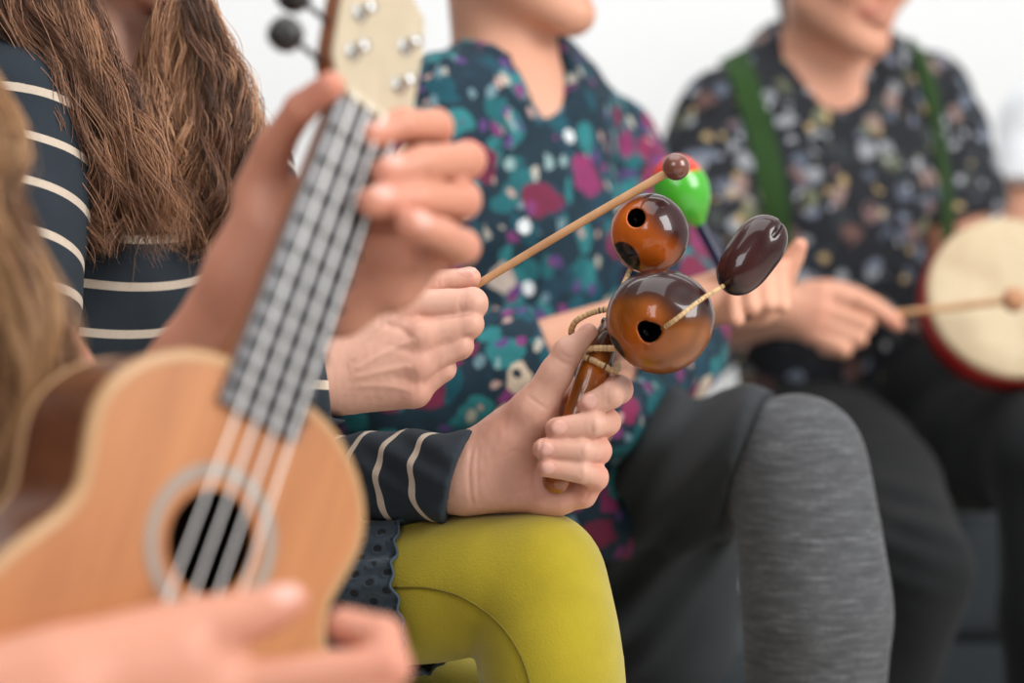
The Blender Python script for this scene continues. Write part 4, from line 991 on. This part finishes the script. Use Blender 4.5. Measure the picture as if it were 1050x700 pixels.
F.cone(LC(0, -.018, -.06), P(522, 85, 2.0), .050, .052, .004, op='s')
F.chain([P(528, 50, 1.95), P(548, 88, 1.925), P(570, 116, 1.90)], [.042, .027, .006], .005, op='s', flat=(fC, 1.6), smooth=3)
F.half(P(560, 352, 1.775), unit(P(566, 352, 1.775) - P(465, 392, 1.775)), P(540, 385, 1.72), P(640, 295, 1.83))
F.half(P(600, 574, 1.8), V(0, 0, -1), (-.35, 1.6, .3), (.4, 2.3, .54))
v, f = F.mesh(3); obj('blouse', (v, f), FLOC, pC)['label'] = 'teal, navy and magenta floral blouse'
bvc = BVHTree.FromPolygons([tuple(map(float, p)) for p in v], [tuple(map(int, q)) for q in f])
def drop_on(b, px, py, off=.0):
    d = unit(P(px, py, 1.0) - V(0, 0, CAMZ)); h = b.ray_cast(Vector((0, 0, CAMZ)), Vector(d)); return (np.array(h[0]), np.array(h[1])) if h[0] is not None else (None, None)
BTN = plain('pearl_button', rgb(214, 220, 222), .25, .03, coat=.4)
for px, py in ((537, 233), (583, 140), (541, 296)):
    p, nr = drop_on(bvc, px, py)
    if p is not None: obj('button', lathe([(.0006, -.001), (.0068, -.001), (.0072, .0012), (.006, .0022), (.0046, .0018), (.0006, .0016)], 20, p, nr), BTN, pC)
# collar: a band of the same cloth round the neck opening
ck = catmull([P(476, 92, 1.99), P(474, 52, 2.03), P(505, 38, 2.07), P(545, 56, 2.06), P(572, 80, 2.02), P(590, 110, 1.96)], 40)
vs = []
for i, p in enumerate(ck):
    for q in ((0, -.012), (.004, .0), (.002, .014), (-.003, .012), (-.004, -.004)):
        o_ = unit((p - P(524, 90, 2.0)) * V(1, 1, 0)); vs.append(p + o_ * q[0] + V(0, 0, q[1]))
obj('collar', (np.array(vs), [[i * 5 + j, i * 5 + (j + 1) % 5, (i + 1) * 5 + (j + 1) % 5, (i + 1) * 5 + j] for i in range(39) for j in range(5)]), FLOC, pC)
DSK = cloth_mat('dark_grey_skirt_cloth', rgb(42, 45, 48), rgb(56, 59, 62), 10, .85, 700, .3)
F = Field((-.22, 1.52, .22), (.48, 2.30, .80), .0048)
F.cone(P(500, 505, 2.0), P(560, 505, 1.99), .145, .13, .03); F.cone(P(560, 510, 2.02), P(600, 500, 1.98), .14, .10, .03); F.chain([P(560, 560, 2.05), P(650, 585, 1.99)], [.10, .075], .03); F.chain([P(600, 500, 1.96), P(700, 484, 1.82), P(790, 474, 1.70), P(830, 470, 1.67)], [.095, .070, .0580, .0555], .015, smooth=3)
F.cone(P(660, 520, 1.93), P(640, 640, 1.92), .085, .075, .03, flat=(V(0, 1, 0), .6)); F.cone(P(700, 500, 1.86), P(655, 610, 1.88), .06, .05, .03, flat=(V(0, 1, 0), .6))
def pleat(X, Y, Z):
    s = (X - .8 * Z) / 1.28; return .0058 * np.clip((.245 - X) / .05, .12, 1) * np.sin(2 * np.pi * 24 * s + 1.5 * np.sin(9 * Z + 5 * X)) + .002 * pnoise(X, Y, Z, 10, 81, 4)
F.disp((-.1, 1.5, .2), (.5, 2.4, .9), pleat)
F.half(P(772, 464, 1.72), unit(V(.90, -.28, -.34)), (.10, 1.4, .3), (.55, 2.0, .9))
F.cone(P(705, 520, 1.87), P(690, 660, 1.90), .055, .060, .02, flat=(V(0, 1, 0), .6))
obj('skirt', F.mesh(3), DSK, pC)['label'] = 'dark grey pleated skirt'
t = NT('grey_melange_tights'); vco = t.coord(); vst = t.coord((40, 40, 420))
t.col(t.ramp(t.math('ADD', t.math('MULTIPLY', t.noise(vst, 1.0, 4, .3), .75), t.math('MULTIPLY', t.noise(vco, 260, 3), .25)), [(.32, rgb(54, 55, 58)), (.55, rgb(78, 79, 82)), (.75, rgb(116, 118, 121))])); t.set(Roughness=.9, Sheen_Weight=.08); t.bump(t.noise(vco, 700, 2), .4, .0008)
F = Field((.16, 1.50, .0), (.46, 2.02, .75), .0046)
F.chain([P(760, 482, 1.74), P(816, 474, 1.685)], [.052, .0545], .015); F.chain(sC, [.0545, .0560, .0555, .036], .015, smooth=4)
F.chain(kC2[1:] + sC2[1:], [.06, .052, .036], .012)
for c_ in (sC[-1], sC2[-1]):
    c0_ = c_ * V(1, 1, 0) + V(0, 0, .045); F.cone(c_, c0_, .034, .036, .01); F.cone(c0_, c0_ + V(.09, -.12, -.018), .036, .026, .015)
F.half(V(0, 0, .008), V(0, 0, -1), (.0, 1.4, -.1), (.6, 2.2, .1))
obj('tights', F.mesh(3), t.m, pC)['label'] = 'heathered grey tights'
def bun(c, f, mat, root, low=.10):
    cp = Field(c - .19, c + .19, .005); cp.ell(c - .008 * f + V(0, 0, .045), (.083, .083, .095), .01); cp.cone(c - .045 * f + V(0, 0, .03), c - .06 * f - V(0, 0, low), .072, .04, .02); cp.ell(c - .125 * f + V(0, 0, .03), (.038, .038, .035), .012)
    u_ = unit(f + V(0, 0, -.55)); cp.half(c + .035 * f, u_, c - .2, c + .2)
    cp.disp(c - .2, c + .2, lambda X, Y, Z: .0015 * pnoise(X, Y, Z * .3, 60, 5)); v, f_ = cp.mesh(2)
    return obj('hair', (v, f_), mat, root, attrs={'tone': .4 + .4 * vn(v * V(1, 1, .25), 110, 5)})
bun(cC, fC, HAIRD, pC, .02)

# ================================================================== person in the dark floral blouse with green suspenders
fD = unit(V(.36, -.93, 0)); vD = unit(V(.93, .36, 0)); YD = 2.5
pD = thing('person', 'person in a dark floral blouse with green suspenders and black trousers, tapping the hand drum', 'person', P(860, 520, 2.55) * V(1, 1, 0))
S = Skin(rgb(216, 158, 130))
F = Field((.16, 1.92, .0), (.86, 2.80, 1.36), .008, fx=[(.28, .46, .003)], fy=[(2.10, 2.50, .004)], fz=[(.68, .82, .003), (1.0, 1.34, .004)])
fDh = unit(V(.50, -.84, -.20)); chD = P(899, 55, 2.37)
uD = unit(V(0, 0, 1) - fDh * (-.20)); cD = chD - .085 * fDh + .116 * uD
LD = head(F, S, cD, fDh, V(0, 0, 1))
F.cone(LD(0, -.02, -.06), P(856, 95, 2.52), .052, .060, .02); F.cone(P(858, 85, 2.5), P(870, 112, 2.46), .048, .034, .03)
F.cone(P(870, 420, 2.53), P(852, 210, 2.51), .115, .138, .03, flat=(fD, .62)); F.cone(P(850, 210, 2.51), P(850, 120, 2.52), .140, .125, .03, flat=(fD, .62))
rD = [P(742, 125, 2.45), P(718, 335, 2.37), P(800, 319, 2.25)]; lD = [P(948, 105, 2.60), P(992, 255, 2.52), P(1062, 330, 2.38)]
F.cone(P(850, 105, 2.52), rD[0], .055, .042, .03); F.cone(P(850, 105, 2.52), lD[0], .055, .042, .03)
F.chain(rD, [.042, .036, .027], .012); F.chain(lD, [.042, .036, .026], .012)
mD = [P(846, 304, 2.215), P(846, 318, 2.205), P(841, 331, 2.205), P(834, 343, 2.21)]
for m in mD: F.cone(P(806, 320, 2.245), m, .020, .0118, .014)
F.chain([mD[0], P(886, 310, 2.19), P(908, 322, 2.185), P(921, 333, 2.185)], [.0115, .0100, .0088, .0075], .005, smooth=2)
for m, a, b in ((mD[1], (888, 333), (868, 342)), (mD[2], (880, 347), (860, 351)), (mD[3], (865, 358), (846, 357))):
    F.cone(m, P(*a, 2.185), .0105, .0095, .004); F.cone(P(*a, 2.185), P(*b, 2.205), .0095, .0080, .003)
F.chain([P(818, 305, 2.25), P(848, 298, 2.225), P(880, 305, 2.212), P(905, 318, 2.205)], [.017, .012, .0098, .008], .006, smooth=2)
S.red += [(m, .014, .35) for m in mD] + [(P(921, 333, 2.185), .014, .45)]
# the other hand grips the drum frame from behind
for i in range(4): F.chain([P(1062, 330, 2.37), P(1075 + 6 * i, 352 - 14 * i, 2.33), P(1078 + 6 * i, 360 - 16 * i, 2.26)], [.02, .011, .009], .008)
kD = [P(832, 455, 2.46), P(890, 500, 2.25), P(936, 580, 2.05)]; sD_ = [P(936, 582, 2.05), P(890, 720, 2.12), P(850, 930, 2.22)]
kD2 = [P(935, 455, 2.56), P(1078, 466, 2.22)]; sD2 = [P(1078, 466, 2.22), P(1092, 980, 2.25)]
for ch, rr in ((kD, [.075, .06, .048]), (sD_, [.048, .045, .030]), (kD2, [.075, .05]), (sD2, [.05, .03])): F.chain(ch, rr, .012)
finish(F, S, pD)
FLOD = floral_mat('dark_floral', rgb(26, 28, 33), [
    (30, .46, .40, [rgb(48, 54, 58), rgb(66, 72, 70), rgb(40, 46, 56)], 1, (1, 1.2, 1)),
    (34, .45, .46, [rgb(126, 134, 152), rgb(98, 106, 122), rgb(160, 164, 170)], 2, (1, 1, 1.2)),
    (28, .40, .28, [rgb(132, 104, 102), rgb(116, 86, 80), rgb(160, 134, 126)], 4, (1.2, 1, 1)),
    (26, .40, .13, [rgb(126, 128, 100), rgb(100, 104, 80)], 6, (1, 1, 1.2)),
    (60, .34, .25, [rgb(188, 190, 196), rgb(200, 172, 120)], 7, (1, 1, 1)),
    (48, .40, .30, [rgb(24, 26, 30)], 8, (1, 1.4, 1))], .02)
F = Field((.15, 2.20, .58), (.76, 2.80, 1.16), .0055)
F.cone(P(868, 375, 2.50), P(852, 210, 2.50), .146, .162, .03, flat=(fD, .64)); F.cone(P(850, 210, 2.50), P(850, 125, 2.52), .168, .145, .03, flat=(fD, .62))
F.cone(P(850, 100, 2.53), P(745, 125, 2.45), .066, .062, .04); F.cone(P(850, 95, 2.53), P(945, 100, 2.60), .066, .060, .04)
F.chain([P(742, 130, 2.45), P(720, 230, 2.41), P(716, 335, 2.375)], [.066, .070, .066], .015, smooth=2)
F.chain([P(950, 105, 2.60), P(975, 180, 2.57), P(990, 245, 2.53)], [.062, .058, .058], .015, smooth=2)
F.disp((.1, 2.1, .5), (.8, 2.9, 1.2), lambda X, Y, Z: .005 * pnoise(X, Y, Z * .7, 8, 91, 4) + .002 * pnoise(X, Y, Z, 20, 92, 4))
F.half(P(985, 228, 2.54), unit(V(.25, -.1, -1)), P(958, 330, 2.42), P(1040, 200, 2.66))
F.half(P(752, 335, 2.36), unit(V(1, -.6, -.1)), P(748, 400, 2.20), P(800, 280, 2.36))
F.chain([P(852, 40, 2.42), P(868, 84, 2.40), P(884, 127, 2.36)], [.052, .034, .004], .005, op='s', flat=(fD, 1.6), smooth=3)
F.cone(LD(0, -.02, -.06), P(852, 80, 2.54), .060, .066, .004, op='s')
v, f = F.mesh(3); obj('blouse', (v, f), FLOD, pD)['label'] = 'dark blouse with small grey and pink flowers'
bvd = BVHTree.FromPolygons([tuple(map(float, p)) for p in v], [tuple(map(int, q)) for q in f])
GRN = cloth_mat('green_webbing', rgb(30, 56, 20), rgb(40, 70, 26), 30, .8, 900, .3)
def strap(pts, width, name='suspender'):
    path = catmull(np.array([(x, y, 0) for x, y in pts]), 40); C_, N_ = [], []
    for x, y, _ in path:
        p, nr = drop_on(bvd, x, y)
        if p is not None: C_.append(p); N_.append(nr)
    C_ = np.array(C_); N_ = np.array(N_)
    for _ in range(6): C_[1:-1] = .5 * C_[1:-1] + .25 * (C_[:-2] + C_[2:]); N_[1:-1] = .5 * N_[1:-1] + .25 * (N_[:-2] + N_[2:])
    t_ = np.gradient(C_, axis=0); t_ /= np.linalg.norm(t_, axis=1)[:, None]; b_ = np.cross(N_, t_); b_ /= np.linalg.norm(b_, axis=1)[:, None]; h = width / 2
    secs = [np.array([c + b * -h + n * .0015, c + b * h + n * .0015, c + b * h + n * .006, c - b * h + n * .006]) for c, b, n in zip(C_, b_, N_)]
    return obj(name, loft(secs), GRN, pD, False)
strap([(752, 60), (764, 90), (776, 130), (786, 170), (794, 220), (800, 280), (804, 340)], .036)['label'] = 'green suspender strap'
strap([(936, 44), (946, 75), (956, 115), (964, 165), (970, 220), (972, 280), (970, 340)], .032)['label'] = 'green suspender strap'
BLK = cloth_mat('black_trousers_cloth', rgb(16, 18, 20), rgb(25, 27, 29), 10, .85, 700, .3)
F = Field((.14, 1.92, .0), (.90, 2.84, .80), .006)
F.cone(P(900, 400, 2.51), P(985, 420, 2.50), .10, .095, .03); F.cone(P(874, 376, 2.53), P(870, 470, 2.56), .146, .150, .03, flat=(fD, .72))
F.chain(kD, [.090, .074, .0585], .02, smooth=4); F.chain(sD_, [.0585, .062, .048], .02, smooth=3)
F.chain(kD2, [.085, .062], .02, smooth=4); F.chain(sD2, [.062, .05], .02, smooth=3)
F.disp((.1, 1.8, .0), (1, 2.9, .9), lambda X, Y, Z: .004 * pnoise(X, Y, Z, 9, 95, 4))
def kneefold(X, Y, Z): return .003 * np.sin(2 * np.pi * 32 * (Z + .35 * X)) * np.exp(-((X - .405) / .05) ** 2 - ((Z - .52) / .06) ** 2)
F.disp((.2, 1.9, .3), (.6, 2.3, .7), kneefold)
for c_ in (sD_[-1], sD2[-1]):
    c0_ = c_ * V(1, 1, 0) + V(0, 0, .05); F.cone(c_, c0_, .045, .04, .01); F.cone(c0_, c0_ + V(.06, -.14, -.02), .038, .028, .015)
F.half(V(0, 0, .008), V(0, 0, -1), (.0, 1.8, -.1), (1, 2.9, .1))
obj('trousers', F.mesh(3), BLK, pD)['label'] = 'black trousers'
bun(cD, fDh, HAIRD, pD, .09)
er = LD(-.079, -.002, -.056); obj('earring', lathe([(max(.0003, .009 * math.sin(x)), -.009 * math.cos(x)) for x in np.linspace(0, np.pi, 14)], 18, er, (0, 0, 1)), BTN, pD)['label'] = 'pale earring'

# ================================================================== person in the white t-shirt at the edge
fE = unit(V(-.35, -.93, 0)); vE = unit(V(.93, -.35, 0))
pE = thing('person', 'blurred person in a white t-shirt, only one sleeve and bare arm in view', 'person', P(1160, 500, 2.95) * V(1, 1, 0))
S = Skin(rgb(214, 154, 126)); cE = P(1165, -30, 2.92)
F = Field((.62, 2.35, .2), (1.35, 3.25, 1.45), .009)
head(F, S, cE, fE); F.cone(cE + V(0, 0, -.07), P(1165, 95, 2.95), .052, .06, .02)
F.cone(P(1165, 480, 2.95), P(1165, 110, 2.95), .14, .12, .03, flat=(fE, .66))
sE1, sE2 = P(1078, 130, 2.90), P(1250, 130, 3.0)
F.cone(P(1165, 110, 2.95), sE1, .055, .045, .03); F.cone(P(1165, 110, 2.95), sE2, .055, .045, .03)
F.chain([sE1, P(1045, 285, 2.84), P(1120, 400, 2.62)], [.048, .042, .027], .012); F.chain([sE2, P(1275, 330, 2.95), P(1180, 405, 2.66)], [.048, .042, .027], .012)
for c_, s in ((P(1120, 400, 2.62), 1), (P(1180, 405, 2.66), -1)):
    for i in range(4): F.chain([c_, c_ + V(s * .03, -.045, -.012 * i + .01), c_ + V(s * .05, -.06, -.012 * i - .01)], [.022, .011, .008], .008)
F.chain([P(1140, 520, 2.95), P(1120, 470, 2.55), P(1120, 800, 2.6)], [.08, .055, .04], .012); F.chain([P(1190, 520, 2.97), P(1210, 470, 2.58), P(1210, 800, 2.62)], [.08, .055, .04], .012)
finish(F, S, pE)
WSH = cloth_mat('white_cotton', rgb(226, 228, 232), rgb(238, 239, 242), 14, .85, 700, .25)
F = Field((.60, 2.50, .40), (1.35, 3.25, 1.20), .007)
F.cone(P(1165, 500, 2.95), P(1165, 230, 2.95), .15, .15, .03, flat=(fE, .68)); F.cone(P(1165, 230, 2.95), P(1165, 120, 2.95), .15, .13, .03, flat=(fE, .66))
F.cone(P(1165, 105, 2.95), sE1, .07, .070, .03); F.cone(P(1165, 105, 2.95), sE2, .07, .068, .03)
F.chain([sE1, P(1058, 215, 2.87)], [.072, .070], .015); F.chain([sE2, P(1262, 215, 2.98)], [.072, .070], .015)
F.half(P(1058, 190, 2.87), unit(V(-.1, 0, -1)), P(985, 330, 2.70), P(1060, 185, 3.1))
F.disp((.5, 2.4, .3), (1.4, 3.4, 1.3), lambda X, Y, Z: .004 * pnoise(X, Y, Z, 9, 99, 4))
F.cone(cE, P(1165, 80, 2.95), .06, .07, .004, op='s')
obj('t_shirt', F.mesh(2), WSH, pE)['label'] = 'white t-shirt'
F = Field((.70, 2.35, .0), (1.35, 3.25, .70), .009)
F.cone(P(1165, 480, 2.97), P(1165, 540, 2.97), .165, .165, .03, flat=(fE, .72))
for a in (([P(1140, 520, 2.95), P(1120, 470, 2.55), P(1120, 830, 2.6)]), ([P(1190, 520, 2.97), P(1210, 470, 2.58), P(1210, 830, 2.62)])):
    F.chain(a, [.09, .065, .052], .02); c0_ = a[2] * V(1, 1, 0) + V(0, 0, .05); F.cone(a[2], c0_, .05, .04, .01); F.cone(c0_, c0_ + V(-.05, -.14, -.02), .038, .028, .015)
F.half(V(0, 0, .008), V(0, 0, -1), (.5, 2.2, -.1), (1.5, 3.4, .1))
obj('trousers', F.mesh(2), cloth_mat('blue_denim', rgb(50, 60, 78), rgb(64, 76, 96), 20, .85), pE)
bun(cE, fE, HAIRD, pE, .05)

# ================================================================== light and camera
wd = bpy.data.worlds.new('bright_room'); scene.world = wd; wd.use_nodes = True
bg = wd.node_tree.nodes['Background']; nt = wd.node_tree; tcw = nt.nodes.new('ShaderNodeTexCoord'); sxw = nt.nodes.new('ShaderNodeSeparateXYZ'); nt.links.new(tcw.outputs['Generated'], sxw.inputs[0])
mw = nt.nodes.new('ShaderNodeMath'); mw.operation = 'MULTIPLY_ADD'; mw.inputs[1].default_value = .5; nt.links.new(sxw.outputs['X'], mw.inputs[0])
my = nt.nodes.new('ShaderNodeMath'); my.operation = 'MULTIPLY_ADD'; my.inputs[1].default_value = .35; my.inputs[2].default_value = .5; nt.links.new(sxw.outputs['Y'], my.inputs[0]); nt.links.new(my.outputs[0], mw.inputs[2])
rw = nt.nodes.new('ShaderNodeValToRGB'); rw.color_ramp.elements[0].color = (.06, .065, .07, 1); rw.color_ramp.elements[1].color = (.52, .52, .515, 1); nt.links.new(mw.outputs[0], rw.inputs[0]); nt.links.new(rw.outputs[0], bg.inputs[0])
bg.inputs[1].default_value = 1.0
def area(name, loc, target, sx, sy, power, col=(1, 1, 1)):
    l = bpy.data.lights.new(name, 'AREA'); l.shape = 'RECTANGLE'; l.size = sx; l.size_y = sy; l.energy = power; l.color = col
    o = bpy.data.objects.new(name, l); LINK(o); o.location = loc; o.rotation_euler = (Vector(target) - Vector(loc)).to_track_quat('-Z', 'Y').to_euler(); return o
area('window_light_right', (2.05, .15, 2.0), (0, 1.5, .7), 1.3, 1.6, 80, (1, .99, .975))
area('ceiling_light', (-.2, 1.2, 3.0), (0, 1.7, .6), 2.4, 2.0, 40, (1, .995, .985))
area('camera_side_fill', (-1.1, -1.3, 1.9), (0, 1.5, .7), 1.4, 1.4, 40, (.97, .985, 1))  # added fill light from the camera side, not an actual window
area('wall_wash', (.2, 2.7, 3.1), (.2, 3.9, 1.2), 3.4, .5, 23, (1, 1, 1))
cam = bpy.data.cameras.new('camera'); co = bpy.data.objects.new('camera', cam); LINK(co)
cam.sensor_width = 36; cam.lens = 70; cam.clip_start = .05; co.location = (0, 0, CAMZ); co.rotation_euler = (math.pi / 2, 0, 0)
cam.dof.use_dof = True; cam.dof.focus_distance = 1.365; cam.dof.aperture_fstop = 2.9; cam.dof.aperture_blades = 0
scene.camera = co
vs_ = scene.view_settings; vs_.view_transform = 'Standard'; vs_.look = 'None'; vs_.exposure = 0.0; vs_.gamma = 1.0; vs_.use_curve_mapping = False
print('script time', round(time.time() - T0, 1))
